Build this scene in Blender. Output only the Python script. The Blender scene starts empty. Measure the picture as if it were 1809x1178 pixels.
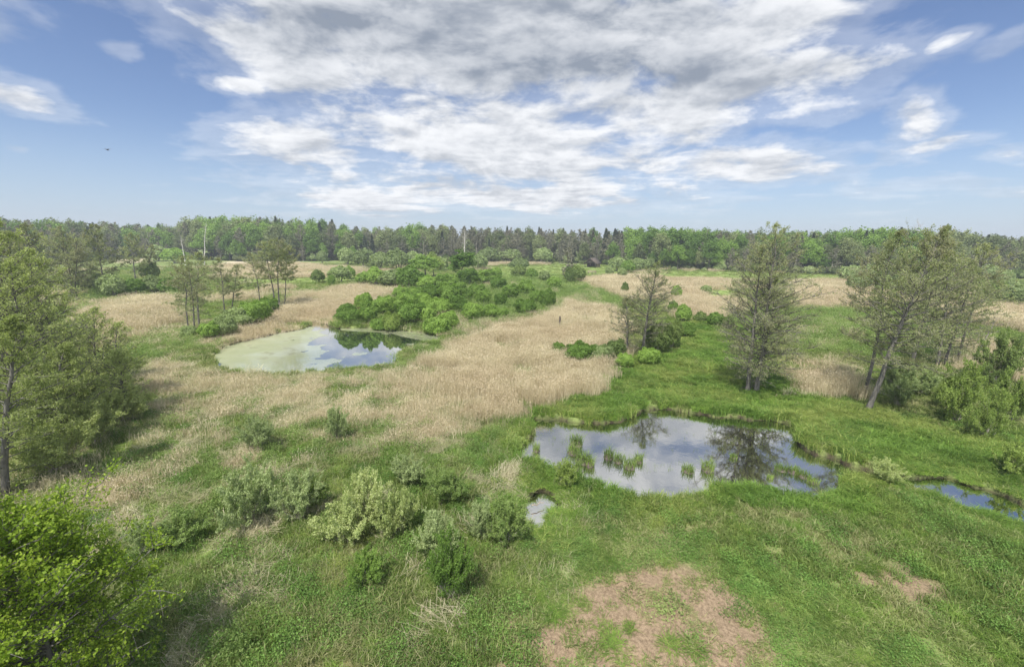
import bpy, math, random
import numpy as np
from mathutils import Vector, Matrix
# ------------------------------------------------------------------ camera
F_PX, PITCH, ROLL, CH = 759.0, math.radians(12.2), math.radians(0.5), 18.0
PW, PH = 1809.0, 1178.0
sc = bpy.context.scene
COL = sc.collection
Fv = Vector((0, math.cos(PITCH), -math.sin(PITCH)))
R0 = Vector((1, 0, 0)); U0 = Vector((0, math.sin(PITCH), math.cos(PITCH)))
Rv = R0*math.cos(ROLL) + U0*math.sin(ROLL)
Uv = U0*math.cos(ROLL) - R0*math.sin(ROLL)
cd = bpy.data.cameras.new('camera'); cam = bpy.data.objects.new('camera', cd); COL.objects.link(cam)
cam.matrix_world = Matrix(((Rv.x, Uv.x, -Fv.x, 0), (Rv.y, Uv.y, -Fv.y, 0), (Rv.z, Uv.z, -Fv.z, CH), (0, 0, 0, 1)))
cd.sensor_width = 36.0; cd.lens = 36.0*F_PX/PW; cd.clip_end = 9000; cd.clip_start = 0.1
sc.camera = cam

def ray(px, py):
    return Fv + Rv*((px-PW/2)/F_PX) + Uv*(-(py-PH/2)/F_PX)
def g(px, py, z=0.25):
    d = ray(px, py); t = (z-CH)/d.z
    return (d.x*t, d.y*t)
def height_at(pos, tx, ty):
    d = ray(tx, ty); return CH + math.hypot(*pos)*d.z/math.hypot(d.x, d.y)
def mpp(pos):                       # metres per photo pixel at a ground point
    return (Vector((pos[0], pos[1], -CH)).dot(Fv))/F_PX

# ------------------------------------------------------------------ sun, sky, exposure
SUN_EL, SUN_AZ = math.radians(60), math.radians(-155)       # azimuth from +Y towards +X: behind and to the left
sd_ = Vector((math.sin(SUN_AZ)*math.cos(SUN_EL), math.cos(SUN_AZ)*math.cos(SUN_EL), math.sin(SUN_EL)))
sl = bpy.data.lights.new('sun', 'SUN'); sl.energy = 3.8; sl.angle = math.radians(0.6); sl.color = (1, 0.95, 0.87)
so = bpy.data.objects.new('sun', sl); COL.objects.link(so)
so.rotation_euler = (-sd_).to_track_quat('-Z', 'Y').to_euler(); so.location = (0, 0, 60)
sc.view_settings.view_transform = 'Standard'; sc.view_settings.look = 'None'
sc.view_settings.exposure = 0.68; sc.view_settings.gamma = 1
sc.cycles.max_bounces = 6; sc.cycles.diffuse_bounces = 2; sc.cycles.glossy_bounces = 2
sc.cycles.transmission_bounces = 2; sc.cycles.transparent_max_bounces = 8
sc.cycles.use_denoising = True

class NT:                                                    # small helper to write node trees
    def __init__(s, tree): s.t = tree; tree.nodes.clear()
    def n(s, typ, **kw):
        nd = s.t.nodes.new(typ)
        for k, v in kw.items():
            if k.startswith('i_'):
                nd.inputs[int(k[2:])].default_value = v
            else: setattr(nd, k, v)
        return nd
    def l(s, a, b): s.t.links.new(a, b)
    def val(s, x, sock):
        if isinstance(x, (int, float)): sock.default_value = x
        elif isinstance(x, (tuple, list)): sock.default_value = x
        else: s.l(x, sock)
    def m(s, op, a, b=0.0, c=None, clamp=False):
        nd = s.t.nodes.new('ShaderNodeMath'); nd.operation = op; nd.use_clamp = clamp
        s.val(a, nd.inputs[0]); s.val(b, nd.inputs[1])
        if c is not None: s.val(c, nd.inputs[2])
        return nd.outputs[0]
    def vm(s, op, a, b=(0, 0, 0)):
        nd = s.t.nodes.new('ShaderNodeVectorMath'); nd.operation = op
        s.val(a, nd.inputs[0])
        if op == 'SCALE': s.val(b, nd.inputs[3])
        else: s.val(b, nd.inputs[1])
        return nd.outputs['Value'] if op in ('LENGTH', 'DOT_PRODUCT') else nd.outputs[0]
    def mix(s, f, a, b):
        nd = s.t.nodes.new('ShaderNodeMix'); nd.data_type = 'RGBA'
        s.val(f, nd.inputs[0])
        for x, i in ((a, 6), (b, 7)):
            if isinstance(x, tuple) and len(x) == 3: x = (*x, 1)
            s.val(x, nd.inputs[i])
        return nd.outputs[2]
    def sm(s, x, a, b, lo=0.0, hi=1.0):
        nd = s.t.nodes.new('ShaderNodeMapRange'); nd.interpolation_type = 'SMOOTHSTEP'
        s.val(x, nd.inputs[0]); nd.inputs[1].default_value = a; nd.inputs[2].default_value = b
        nd.inputs[3].default_value = lo; nd.inputs[4].default_value = hi
        return nd.outputs[0]
    def noise(s, vec, scale, detail=4, rough=0.55, dist=0.0, lac=2.0, dims='3D'):
        nd = s.t.nodes.new('ShaderNodeTexNoise'); nd.noise_dimensions = dims
        s.val(vec, nd.inputs['Vector']); nd.inputs['Scale'].default_value = scale
        nd.inputs['Detail'].default_value = detail; nd.inputs['Roughness'].default_value = rough
        nd.inputs['Lacunarity'].default_value = lac; nd.inputs['Distortion'].default_value = dist
        return nd.outputs['Fac']

world = bpy.data.worlds.new('World'); sc.world = world; world.use_nodes = True
W = NT(world.node_tree)
out = W.n('ShaderNodeOutputWorld'); bg = W.n('ShaderNodeBackground'); bg.inputs[1].default_value = 1.0
sky = W.n('ShaderNodeTexSky', sky_type='NISHITA', sun_disc=False, sun_elevation=SUN_EL, sun_rotation=SUN_AZ % (2*math.pi))
sky.air_density = 1.0; sky.dust_density = 0.6; sky.ozone_density = 2.0; sky.altitude = 50
skyc = W.vm('SCALE', sky.outputs[0], 0.074)
skyc = W.vm('MULTIPLY', skyc, (0.96, 0.965, 1.09))
tc = W.n('ShaderNodeTexCoord'); D = W.vm('NORMALIZE', tc.outputs['Generated'])
sx = W.n('ShaderNodeSeparateXYZ'); W.l(D, sx.inputs[0]); X, Y, Z = sx.outputs
Zc = W.m('MAXIMUM', Z, 0.0)
inv = W.m('DIVIDE', 1.0, W.m('ADD', Zc, 0.06))
Q = W.vm('SCALE', D, inv)
cq = W.n('ShaderNodeSeparateXYZ'); W.l(Q, cq.inputs[0])
Qp = W.n('ShaderNodeCombineXYZ'); W.l(cq.outputs[0], Qp.inputs[0]); W.l(cq.outputs[1], Qp.inputs[1]); Qp = Qp.outputs[0]
# warp the cloud plane a little
nz = W.n('ShaderNodeTexNoise'); W.l(Qp, nz.inputs['Vector']); nz.inputs['Scale'].default_value = 1.3; nz.inputs['Detail'].default_value = 3
warp = W.vm('SCALE', W.vm('SUBTRACT', nz.outputs['Color'], (0.5, 0.5, 0.5)), 0.55)
Qw = W.vm('ADD', Qp, warp)
SUNQ = (-0.10, -0.16, 0.0)
Dz = W.vm('MULTIPLY', D, (1.0, 1.0, 2.3))
wz0 = W.n('ShaderNodeTexNoise'); W.l(Dz, wz0.inputs['Vector']); wz0.inputs['Scale'].default_value = 3.0; wz0.inputs['Detail'].default_value = 2
Dw = W.vm('ADD', Dz, W.vm('SCALE', W.vm('SUBTRACT', wz0.outputs['Color'], (0.5, 0.5, 0.5)), 0.16))
def cloud_noise(vec, dvec):
    a = W.noise(vec, 1.0, 5, 0.55)
    b = W.noise(dvec, 6.0, 9, 0.58, lac=2.1)
    return W.m('ADD', W.m('MULTIPLY', a, 0.48), W.m('MULTIPLY', b, 0.52))
n1 = cloud_noise(Qw, Dw)
n2 = cloud_noise(W.vm('ADD', Qw, (-0.03, -0.10, 0.0)), W.vm('ADD', Dw, (-0.010, 0.0, 0.045)))
# where the cloud banks stand: soft ellipses on the front of the sky, (u, v) = (x/y, z/y)
Yc = W.m('MAXIMUM', Y, 0.05)
wz = W.n('ShaderNodeTexNoise'); W.l(D, wz.inputs['Vector']); wz.inputs['Scale'].default_value = 5.0; wz.inputs['Detail'].default_value = 5
ws = W.n('ShaderNodeSeparateXYZ'); W.l(wz.outputs['Color'], ws.inputs[0])
u = W.m('ADD', W.m('DIVIDE', X, Yc), W.m('MULTIPLY', W.m('SUBTRACT', ws.outputs[0], 0.5), 0.16))
v = W.m('ADD', W.m('DIVIDE', Z, Yc), W.m('MULTIPLY', W.m('SUBTRACT', ws.outputs[1], 0.5), 0.09))
def uv(px, py):
    d = ray(px, py); return d.x/d.y, d.z/d.y
# px, py, rx, ry, angle(deg, + = rising to the right), weight
BANKS = [(900, 60, 460, 110, 0, 1.25), (1330, 40, 250, 66, 14, .95), (1250, 165, 300, 66, 8, 1.0), (1480, 130, 110, 38, 12, .8),
         (900, 250, 360, 85, -6, 1.0), (640, 300, 260, 60, -4, .75), (1330, 290, 170, 40, 5, .95), (860, 342, 400, 36, 0, .95), (560, 268, 230, 60, -8, .8), (1180, 255, 200, 40, 8, .7),
         (450, 66, 130, 34, -16, .9), (1640, 205, 60, 48, 45, .85), (1640, 262, 100, 15, 10, .75), (1700, 75, 60, 16, 18, .6),
         (1795, 90, 60, 22, 30, .6), (400, 153, 50, 18, -12, .85), (222, 92, 40, 22, -12, .75), (40, 170, 105, 28, -16, .8),
         (555, 190, 100, 26, -22, .6), (1660, 335, 230, 16, -3, .60), (1560, 118, 90, 20, 20, .6), (1800, 280, 60, 16, 0, .5), (350, 120, 40, 9, -35, .3),
         (310, 325, 70, 9, 0, .35), (48, 258, 22, 6, 0, .5), (720, 160, 120, 50, 0, .7), (1080, 60, 300, 110, 5, .8),
         (1500, 205, 90, 14, 14, .45), (860, -250, 750, 190, 5, 1.0), (1320, -110, 420, 110, 5, .95), (1505, 318, 26, 9, 0, .5), (1180, 340, 70, 9, 0, .5)]
cov = None
for (px, py, rx, ry, an, wgt) in BANKS:
    cu, cv = uv(px, py); k = 1.0/F_PX*1.04
    a = math.radians(an); du = W.m('SUBTRACT', u, cu); dv = W.m('SUBTRACT', v, cv)
    p = W.m('ADD', W.m('MULTIPLY', du, math.cos(a)/(rx*k)), W.m('MULTIPLY', dv, math.sin(a)/(rx*k)))
    q = W.m('ADD', W.m('MULTIPLY', du, -math.sin(a)/(ry*k)), W.m('MULTIPLY', dv, math.cos(a)/(ry*k)))
    r2 = W.m('ADD', W.m('MULTIPLY', p, p), W.m('MULTIPLY', q, q))
    e = W.m('MULTIPLY', W.m('EXPONENT', W.m('MULTIPLY', r2, -0.8)), wgt)
    cov = e if cov is None else W.m('MAXIMUM', cov, e)
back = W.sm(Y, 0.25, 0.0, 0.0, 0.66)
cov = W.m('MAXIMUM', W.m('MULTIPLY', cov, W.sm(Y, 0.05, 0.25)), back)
d1 = W.m('ADD', W.m('MULTIPLY', W.m('SUBTRACT', n1, 0.5), 2.5), cov)
dens = W.sm(d1, 0.44, 0.84)
thin = W.m('MULTIPLY', W.sm(d1, 0.22, 0.50), 0.26)
hz = W.sm(Z, 0.0, 0.07, 0.0, 1.0)
alpha = W.m('MULTIPLY', W.m('MAXIMUM', dens, thin), hz)
rel = W.m('SUBTRACT', n1, n2)                              # > 0 where the lump faces the sun
lit = W.sm(rel, -0.12, 0.10)
thick = W.sm(d1, 0.75, 1.5)
# heavy grey belly overhead
def soft(px, py, rx, ry):
    cu, cv = uv(px, py); bx = W.m('DIVIDE', W.m('SUBTRACT', u, cu), rx); by = W.m('DIVIDE', W.m('SUBTRACT', v, cv), ry)
    return W.m('EXPONENT', W.m('MULTIPLY', W.m('ADD', W.m('MULTIPLY', bx, bx), W.m('MULTIPLY', by, by)), -0.9))
belly = W.m('MAXIMUM', soft(1040, 118, 0.40, 0.060), W.m('MAXIMUM', soft(600, 45, 0.24, 0.075), W.m('MULTIPLY', soft(1130, 20, .22, .06), .8)))
shade = W.m('ADD', W.m('ADD', W.m('MULTIPLY', W.m('SUBTRACT', 1.0, lit), 0.66), W.m('MULTIPLY', thick, 0.26)), W.m('MULTIPLY', belly, 0.48), clamp=True)
cloudc = W.mix(shade, (0.63, 0.64, 0.66), (0.19, 0.22, 0.27))
low = W.sm(Z, 0.0, 0.30)
skyl = W.mix(W.sm(Z, 0.0, 0.22, 0.55, 0.0), skyc, (0.31, 0.40, 0.53))
cloudc = W.vm('SCALE', cloudc, W.m('ADD', 1.0, W.sm(Y, 0.2, -0.3, 0.0, 1.5)))  # clouds behind the camera, out of view, brightened to add fill light
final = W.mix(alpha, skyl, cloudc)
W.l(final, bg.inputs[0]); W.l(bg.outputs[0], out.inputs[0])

# ------------------------------------------------------------------ numpy helpers
def vnoise(x, y, scale, seed=0):
    x = np.asarray(x, float)/scale; y = np.asarray(y, float)/scale
    xi = np.floor(x).astype(np.int64); yi = np.floor(y).astype(np.int64); fx = x-xi; fy = y-yi
    fx = fx*fx*(3-2*fx); fy = fy*fy*(3-2*fy)
    def h(a, b):
        n = (a*374761393 + b*668265263 + seed*1442695041) & 0xffffffff
        n = ((n ^ (n >> 13))*1274126177) & 0xffffffff
        return ((n ^ (n >> 16)) & 0xffff)/65535.0
    return (h(xi, yi)*(1-fx)+h(xi+1, yi)*fx)*(1-fy) + (h(xi, yi+1)*(1-fx)+h(xi+1, yi+1)*fx)*fy
def fbm(x, y, scale, seed=0, o=3):
    r = 0; a = 1; t = 0
    for i in range(o):
        r = r+a*vnoise(x, y, scale/2**i, seed+i*17); t += a; a *= .5
    return r/t
def sstep(x, a, b):
    t = np.clip((x-a)/(b-a), 0, 1); return t*t*(3-2*t)
def poly_sd(x, y, P):                                       # signed distance, negative inside
    x = np.asarray(x, float); y = np.asarray(y, float)
    P = np.asarray(P, float); lo = P.min(0)-25; hi = P.max(0)+25
    r = np.full(x.shape, 25.0)
    k = (x > lo[0]) & (x < hi[0]) & (y > lo[1]) & (y < hi[1])
    if not k.any(): return r
    X_, Y_ = x[k], y[k]; d = np.full(X_.shape, 1e9); ins = np.zeros(X_.shape, bool)
    n = len(P)
    for i in range(n):
        ax, ay = P[i]; bx_, by_ = P[(i+1) % n]; ex, ey = bx_-ax, by_-ay
        t = np.clip(((X_-ax)*ex+(Y_-ay)*ey)/(ex*ex+ey*ey+1e-12), 0, 1)
        d = np.minimum(d, np.hypot(X_-ax-t*ex, Y_-ay-t*ey))
        c = ((ay > Y_) != (by_ > Y_)) & (X_ < ex*(Y_-ay)/((by_-ay) if by_ != ay else 1e-12)+ax)
        ins ^= c
    r[k] = np.where(ins, -d, d); return r
def W_(pts, z=0.1): return [g(px, py, z) for px, py in pts]

def fast_mesh(name, V, Fq=None, Ft=None, smooth=False):
    me = bpy.data.meshes.new(name)
    V = np.ascontiguousarray(V, dtype=np.float32)
    nq = 0 if Fq is None else len(Fq); nt = 0 if Ft is None else len(Ft)
    me.vertices.add(len(V)); me.vertices.foreach_set('co', V.ravel())
    loops = []; starts = []
    if nq: loops.append(np.asarray(Fq).ravel()); starts.append(np.arange(nq)*4)
    if nt: loops.append(np.asarray(Ft).ravel()); starts.append(nq*4+np.arange(nt)*3)
    L = np.concatenate(loops).astype(np.int32)
    me.loops.add(len(L)); me.loops.foreach_set('vertex_index', L)
    me.polygons.add(nq+nt); me.polygons.foreach_set('loop_start', np.concatenate(starts).astype(np.int32))
    if smooth: me.polygons.foreach_set('use_smooth', np.ones(nq+nt, bool))
    me.update(calc_edges=True); me.validate()
    return me

# ------------------------------------------------------------------ regions of the marsh (traced on the ground plane)
POND_A = W_([(372,632),(400,612),(440,601),(500,588),(538,581),(550,577),(548,569),(560,566),(574,574),(600,581),(650,580),(690,583),(735,587),(778,594),
             (782,600),(745,612),(705,628),(690,650),(640,656),(560,660),(480,664),(420,660),(385,650)], 0)
POND_B = W_([(908,716),(918,722),(938,739),(1000,746),(1060,751),(1100,748),(1122,735),(1138,725),(1180,724),(1208,729),(1213,722),(1219,730),(1260,737),(1300,738),(1350,744),(1400,750),(1404,770),(1415,790),(1440,805),
             (1478,812),(1500,824),(1540,836),(1590,846),(1600,852),(1545,851),(1500,846),(1482,872),(1440,880),(1408,879),(1350,872),(1300,870),(1262,868),(1238,874),(1206,885),(1150,887),(1105,878),(1064,862),(1020,850),(985,836),
             (955,822),(930,808),(920,792),(940,776),(948,764),(932,745),(908,726)], 0)
STREAM = W_([(1585,848),(1630,844),(1680,849),(1715,859),(1755,873),(1809,890),(1900,912),(1960,930),(1960,962),(1880,942),(1809,925),(1762,918),(1715,905),(1672,887),(1630,872),(1590,862)], 0)
POOL_C = W_([(926,882),(948,872),(972,876),(982,894),(972,915),(950,932),(930,922)], 0)
POOL_D = W_([(1227,645),(1236,642),(1241,650),(1236,660),(1229,656)], 0)
POOL_E = W_([(1520,574),(1560,580),(1600,586),(1625,592),(1610,598),(1560,590),(1530,584)], 0)
POOL_F = W_([(1402,642),(1412,640),(1420,655),(1410,668),(1403,660)], 0)
WATERS = dict(A=POND_A, B=POND_B, S=STREAM, C=POOL_C, D=POOL_D, E=POOL_E, F=POOL_F)
WEEDY = [W_(p, .25) for p in [[(600,582),(700,585),(800,596),(985,552),(985,525),(900,500),(760,492),(700,510),(660,548),(600,560)],
    [(850,480),(1010,492),(1000,540),(1090,545),(1090,520),(1010,500),(990,545),(900,520)],[(130,505),(330,505),(350,560),(330,640),(230,640),(250,600),(330,590),(300,515),(150,540)],
    [(1390,545),(1520,548),(1640,570),(1700,640),(1560,640),(1400,615),(1290,600),(1290,560)]]]
REED = [W_(p, .25) for p in [
    [(824,610),(878,580),(950,560),(990,545),(1060,545),(1090,570),(1100,620),(1080,660),(1062,692),(1020,704),(935,720),(872,740),(810,715),(748,706),(702,690),(712,670),(758,648),(800,626)],
    [(150,565),(200,534),(310,524),(322,560),(262,590),(180,598)],
    [(515,530),(610,508),(722,518),(738,535),(640,560),(592,575),(545,572),(490,598),(455,590)],
    [(385,492),(395,462),(520,460),(590,478),(640,486),(600,494)],
    [(540,472),(640,474),(640,487),(540,487)],
    [(1028,494),(1110,487),(1300,497),(1300,522),(1200,534),(1100,530),(1030,524)],
    [(1195,538),(1300,522),(1300,560),(1200,562)],
    [(1405,497),(1500,497),(1560,512),(1600,530),(1520,548),(1400,545)],
    [(1640,535),(1720,520),(1809,545),(1900,560),(1900,600),(1700,570)],
    [(430,585),(540,583),(480,594),(400,612)],
    [(230,445),(260,460),(230,466),(200,460)],
    [(1410,640),(1470,640),(1512,670),(1510,705),(1440,690),(1400,665)],
    [(700,568),(860,560),(900,572),(800,594),(640,577)],
    [(850,462),(960,462),(960,468),(850,468)],
    [(980,530),(1040,525),(1050,540),(985,545)],
]]
STRAW = [W_(p, .25) for p in [
    [(255,650),(330,640),(400,664),(560,668),(700,660),(790,720),(850,745),(760,760),(640,748),(520,742),(420,735),(330,755),(240,720)],
    [(350,570),(540,585),(470,604),(395,620),(330,650),(270,650),(230,600)],
    [(740,745),(830,760),(820,800),(760,800),(700,770)],
    [(420,1030),(540,1000),(520,1060),(400,1090)],
    [(180,860),(260,840),(270,940),(190,960)],
    [(1390,560),(1560,565),(1600,600),(1480,620),(1380,600)],
    [(1400,640),(1520,650),(1560,700),(1420,700)],
]]
MEADOW = [W_(p, .25) for p in [
    [(1165,479),(1300,481),(1505,488),(1510,498),(1300,496),(1160,492)],
    [(860,472),(1010,466),(1075,468),(1120,484),(1040,488),(1000,485),(900,492),(850,484)],
    [(1250,516),(1300,512),(1300,532),(1245,528)],
    [(400,494),(640,488),(640,500),(400,502)],
]]
BARE = [W_(p, .25) for p in [
    [(1020,1035),(1110,992),(1195,990),(1275,1012),(1325,1050),(1370,1100),(1400,1160),(1400,1290),(840,1290),(870,1160),(925,1098),(1010,1080)],
    [(1500,992),(1600,998),(1690,1045),(1650,1085),(1540,1055)],
    [(1350,985),(1400,990),(1420,1012),(1380,1010)],
    [(1165,940),(1295,940),(1295,948),(1165,947)],
    [(880,1095),(925,1082),(930,1105),(890,1120)],
    [(1585,1075),(1640,1080),(1640,1095),(1590,1090)],
    [(520,1172),(640,1165),(700,1172),(700,1250),(480,1250)],
    [(905,842+0),(925,950),(900,948)],
]][:7]
LUSH = [W_(p, .25) for p in [     # bright rank sedge and herbs around the dark pond
    [(980,640),(1120,630),(1320,640),(1420,700),(1600,740),(1809,800),(1809,870),(1700,850),(1500,815),(1400,745),(1200,722),(1090,745),(960,735),(1060,700)],
    [(1200,570),(1330,580),(1340,680),(1200,660)],
]]
def regions(x, y):
    x = np.asarray(x, float); y = np.asarray(y, float)
    r = np.hypot(x, y); wig = 0.35+r*0.012
    xw = x+(fbm(x, y, 3+0*r, 3)-.5)*6*wig*.35+(vnoise(x, y, 18, 9)-.5)*2*wig; yw = y+(fbm(x, y, 3, 31)-.5)*6*wig*.35+(vnoise(x, y, 18, 39)-.5)*2*wig
    def f(polys, soft):
        m = np.zeros(x.shape)
        for P in polys: m = np.maximum(m, sstep(-poly_sd(xw, yw, P), -soft, soft))
        return m
    reed = f(REED, 2.6); straw = f(STRAW, 1.6); mead = f(MEADOW, 2.0); bare = f(BARE, 1.1); lush = f(LUSH, 1.5)
    weedy = f(WEEDY, 1.5)
    n = fbm(x, y, 14, 77, 4); n2 = fbm(x, y, 3.0, 5, 3)
    far = sstep(r, 70, 110)
    reed = np.maximum(reed*sstep(n2, .16, .34), far*sstep(n, .62, .72)*.45*(1-mead)*(1-lush)*(1-(r > 330)))
    n5 = fbm(x, y, 1.5, 505, 3); n6 = fbm(x, y, 9, 606, 3)
    mott = .62*sstep(n5, .52, .66)*sstep(n6, .40, .60)*sstep(r, 19, 30)*(r < 66)*sstep(x, 7, 1)
    straw = np.clip(np.maximum(np.maximum(mott, 0), np.zeros(x.shape))+np.maximum(straw*sstep(n2, .30, .55), .5*sstep(n2, .60, .74)*sstep(n, .42, .6)*(r < 75)*(x < 8)), 0, 1)
    bare = np.clip(bare*sstep(n2+.35*vnoise(x, y, .7, 8), .12, .40), 0, 1)
    bare = np.maximum(bare, .55*sstep(n2, .72, .80)*(r < 40)*(x > -3))
    reed = reed*(1-.85*weedy)
    return dict(weedy=weedy, reed=reed*(1-mead), straw=straw*(1-reed)*(1-.6*weedy), mead=mead, bare=bare, lush=lush, n=n)
def water_sd(x, y):
    xw = x+(fbm(x, y, 1.3, 51)-.5)*1.1; yw = y+(fbm(x, y, 1.3, 61)-.5)*1.1
    d = np.full(np.shape(x), 25.0)
    for P in WATERS.values(): d = np.minimum(d, poly_sd(xw, yw, P))
    return d
def ground_z(x, y, sd=None):
    if sd is None: sd = water_sd(x, y)
    h = 0.36+.30*(fbm(x, y, 9, 2)-.5)+.22*(fbm(x, y, 1.6, 4, 2)-.5)
    t = sstep(sd, -0.30, 0.35)
    return h*t+(1-t)*-0.7

# ------------------------------------------------------------------ materials
def mat(name):
    m = bpy.data.materials.new(name); m.use_nodes = True; return m, NT(m.node_tree)
def pos_of(N):
    ge = N.n('ShaderNodeNewGeometry'); return ge
def leaf_mat(name, a, b, c=None, scale=0.35, trans=0.30, rough=0.6, backc=None, rnd=.5, small=3.0, cr=(.62, .86)):
    """a,b = dark and light leaf greens; varied by a world noise, by leaf and by plant"""
    m, N = mat(name); ge = pos_of(N); oi = N.n('ShaderNodeObjectInfo')
    n1 = N.noise(ge.outputs['Position'], scale, 3, .6); n2 = N.noise(ge.outputs['Position'], small, 2, .6)
    f = N.m('ADD', N.m('MULTIPLY', n1, .9), N.m('MULTIPLY', n2, .8)); f = N.m('ADD', f, N.m('MULTIPLY', N.m('SUBTRACT', oi.outputs['Random'], .5), rnd))
    f = N.m('ADD', f, N.m('MULTIPLY', N.m('SUBTRACT', ge.outputs['Random Per Island'], .5), .5))
    col = N.mix(N.sm(f, .45, 1.25), a, b)
    if c is not None:
        n3 = N.noise(ge.outputs['Position'], scale*.6, 2, .5)
        k = N.m('ADD', n3, N.m('MULTIPLY', ge.outputs['Random Per Island'], .35))
        col = N.mix(N.m('MULTIPLY', N.sm(k, cr[0], cr[1]), .8), col, c)
    df = N.n('ShaderNodeBsdfPrincipled'); N.l(col, df.inputs['Base Color']); df.inputs['Roughness'].default_value = rough
    df.inputs['Specular IOR Level'].default_value = 0.25
    tr = N.n('ShaderNodeBsdfTranslucent'); N.l(N.vm('MULTIPLY', col, (1.15, 1.25, .7)), tr.inputs[0])
    mx = N.n('ShaderNodeMixShader'); mx.inputs[0].default_value = trans
    N.l(df.outputs[0], mx.inputs[1]); N.l(tr.outputs[0], mx.inputs[2])
    o = N.n('ShaderNodeOutputMaterial'); N.l(mx.outputs[0], o.inputs[0]); return m
def bark_mat(name, a, b, scale=6):
    m, N = mat(name); ge = pos_of(N); mp = N.n('ShaderNodeMapping'); N.l(ge.outputs['Position'], mp.inputs[0]); mp.inputs['Scale'].default_value = (1, 1, .25)
    n = N.noise(mp.outputs[0], scale, 5, .65); p = N.n('ShaderNodeBsdfPrincipled'); p.inputs['Roughness'].default_value = .9
    N.l(N.mix(N.sm(n, .35, .65), a, b), p.inputs['Base Color'])
    bp = N.n('ShaderNodeBump'); bp.inputs['Strength'].default_value = .6; bp.inputs['Distance'].default_value = .05; N.l(n, bp.inputs['Height']); N.l(bp.outputs[0], p.inputs['Normal'])
    o = N.n('ShaderNodeOutputMaterial'); N.l(p.outputs[0], o.inputs[0]); return m

M = {}
M['grass'] = leaf_mat('grass', (.105,.165,.032), (.265,.36,.09), (.44,.41,.23), scale=.30, trans=.45, cr=(.60, .88))
M['lush'] = leaf_mat('lush', (.095,.18,.030), (.235,.375,.07), (.36,.40,.12), scale=.22, trans=.45)
M['herb'] = leaf_mat('herb', (.09,.175,.035), (.21,.35,.08), scale=.3, trans=.4)
M['weed'] = leaf_mat('weed', (.14,.22,.055), (.29,.38,.12), scale=.3, trans=.4)
M['tussock'] = leaf_mat('tussock', (.10,.16,.035), (.25,.34,.085), scale=1.5, trans=.35)
M['pale_willow'] = leaf_mat('pale_willow', (.24,.305,.13), (.41,.485,.225), scale=.6, trans=.4)
M['meadow'] = leaf_mat('meadow', (.16,.23,.055), (.25,.32,.095), scale=.05, trans=.3)
M['reed'] = leaf_mat('reed', (.45,.375,.25), (.70,.62,.45), (.52,.42,.29), scale=.06, trans=.3, small=.5)
M['straw'] = leaf_mat('straw', (.42,.37,.24), (.64,.58,.42), (.34,.35,.18), scale=.4, trans=.3)
M['alder_leaf'] = leaf_mat('alder_leaf', (.21,.245,.105), (.37,.41,.19), (.33,.30,.21), scale=.4, trans=.45)
M['left_leaf'] = leaf_mat('left_leaf', (.24,.285,.10), (.42,.47,.20), scale=.3, trans=.5)
M['maple_leaf'] = leaf_mat('maple_leaf', (.16,.25,.02), (.36,.46,.06), scale=.7, trans=.45)
M['willow_bright'] = leaf_mat('willow_bright', (.125,.215,.04), (.27,.40,.085), scale=.25, trans=.4, rnd=1.0)
M['willow_grey'] = leaf_mat('willow_grey', (.19,.25,.10), (.34,.42,.18), scale=.3, trans=.4, rnd=.8)
M['willow_cream'] = leaf_mat('willow_cream', (.33,.40,.14), (.60,.64,.32), scale=1.2, trans=.4)
M['dark_bush'] = leaf_mat('dark_bush', (.11,.165,.045), (.21,.28,.08), scale=.3, trans=.35)
M['yellow_bush'] = leaf_mat('yellow_bush', (.16,.23,.05), (.31,.40,.10), scale=.5, trans=.35)
M['forest_green'] = leaf_mat('forest_green', (.105,.185,.035), (.20,.315,.06), scale=.02, trans=.3, rnd=1.5, small=.25)
M['forest_olive'] = leaf_mat('forest_olive', (.13,.165,.07), (.22,.26,.11), scale=.02, trans=.3, rnd=1.2, small=.25)
M['forest_grey'] = leaf_mat('forest_grey', (.18,.185,.125), (.29,.29,.20), (.27,.245,.20), scale=.02, trans=.25, rnd=1.1, small=.25)
M['spruce'] = leaf_mat('spruce', (.05,.075,.045), (.10,.13,.07), scale=.05, trans=.1, rnd=.8, small=.5)
M['bark'] = bark_mat('bark', (.075,.07,.06), (.17,.16,.14))
M['twig'] = bark_mat('twig', (.27,.25,.20), (.42,.39,.32), 3)
M['pale_bark'] = bark_mat('pale_bark', (.35,.33,.30), (.65,.62,.57))
M['old_wood'] = bark_mat('old_wood', (.22,.17,.12), (.42,.34,.25))
M['dark_wood'] = bark_mat('dark_wood', (.05,.04,.035), (.13,.105,.085))
M['dead'] = bark_mat('dead_twig', (.12,.105,.09), (.24,.22,.19), 3)

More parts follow.
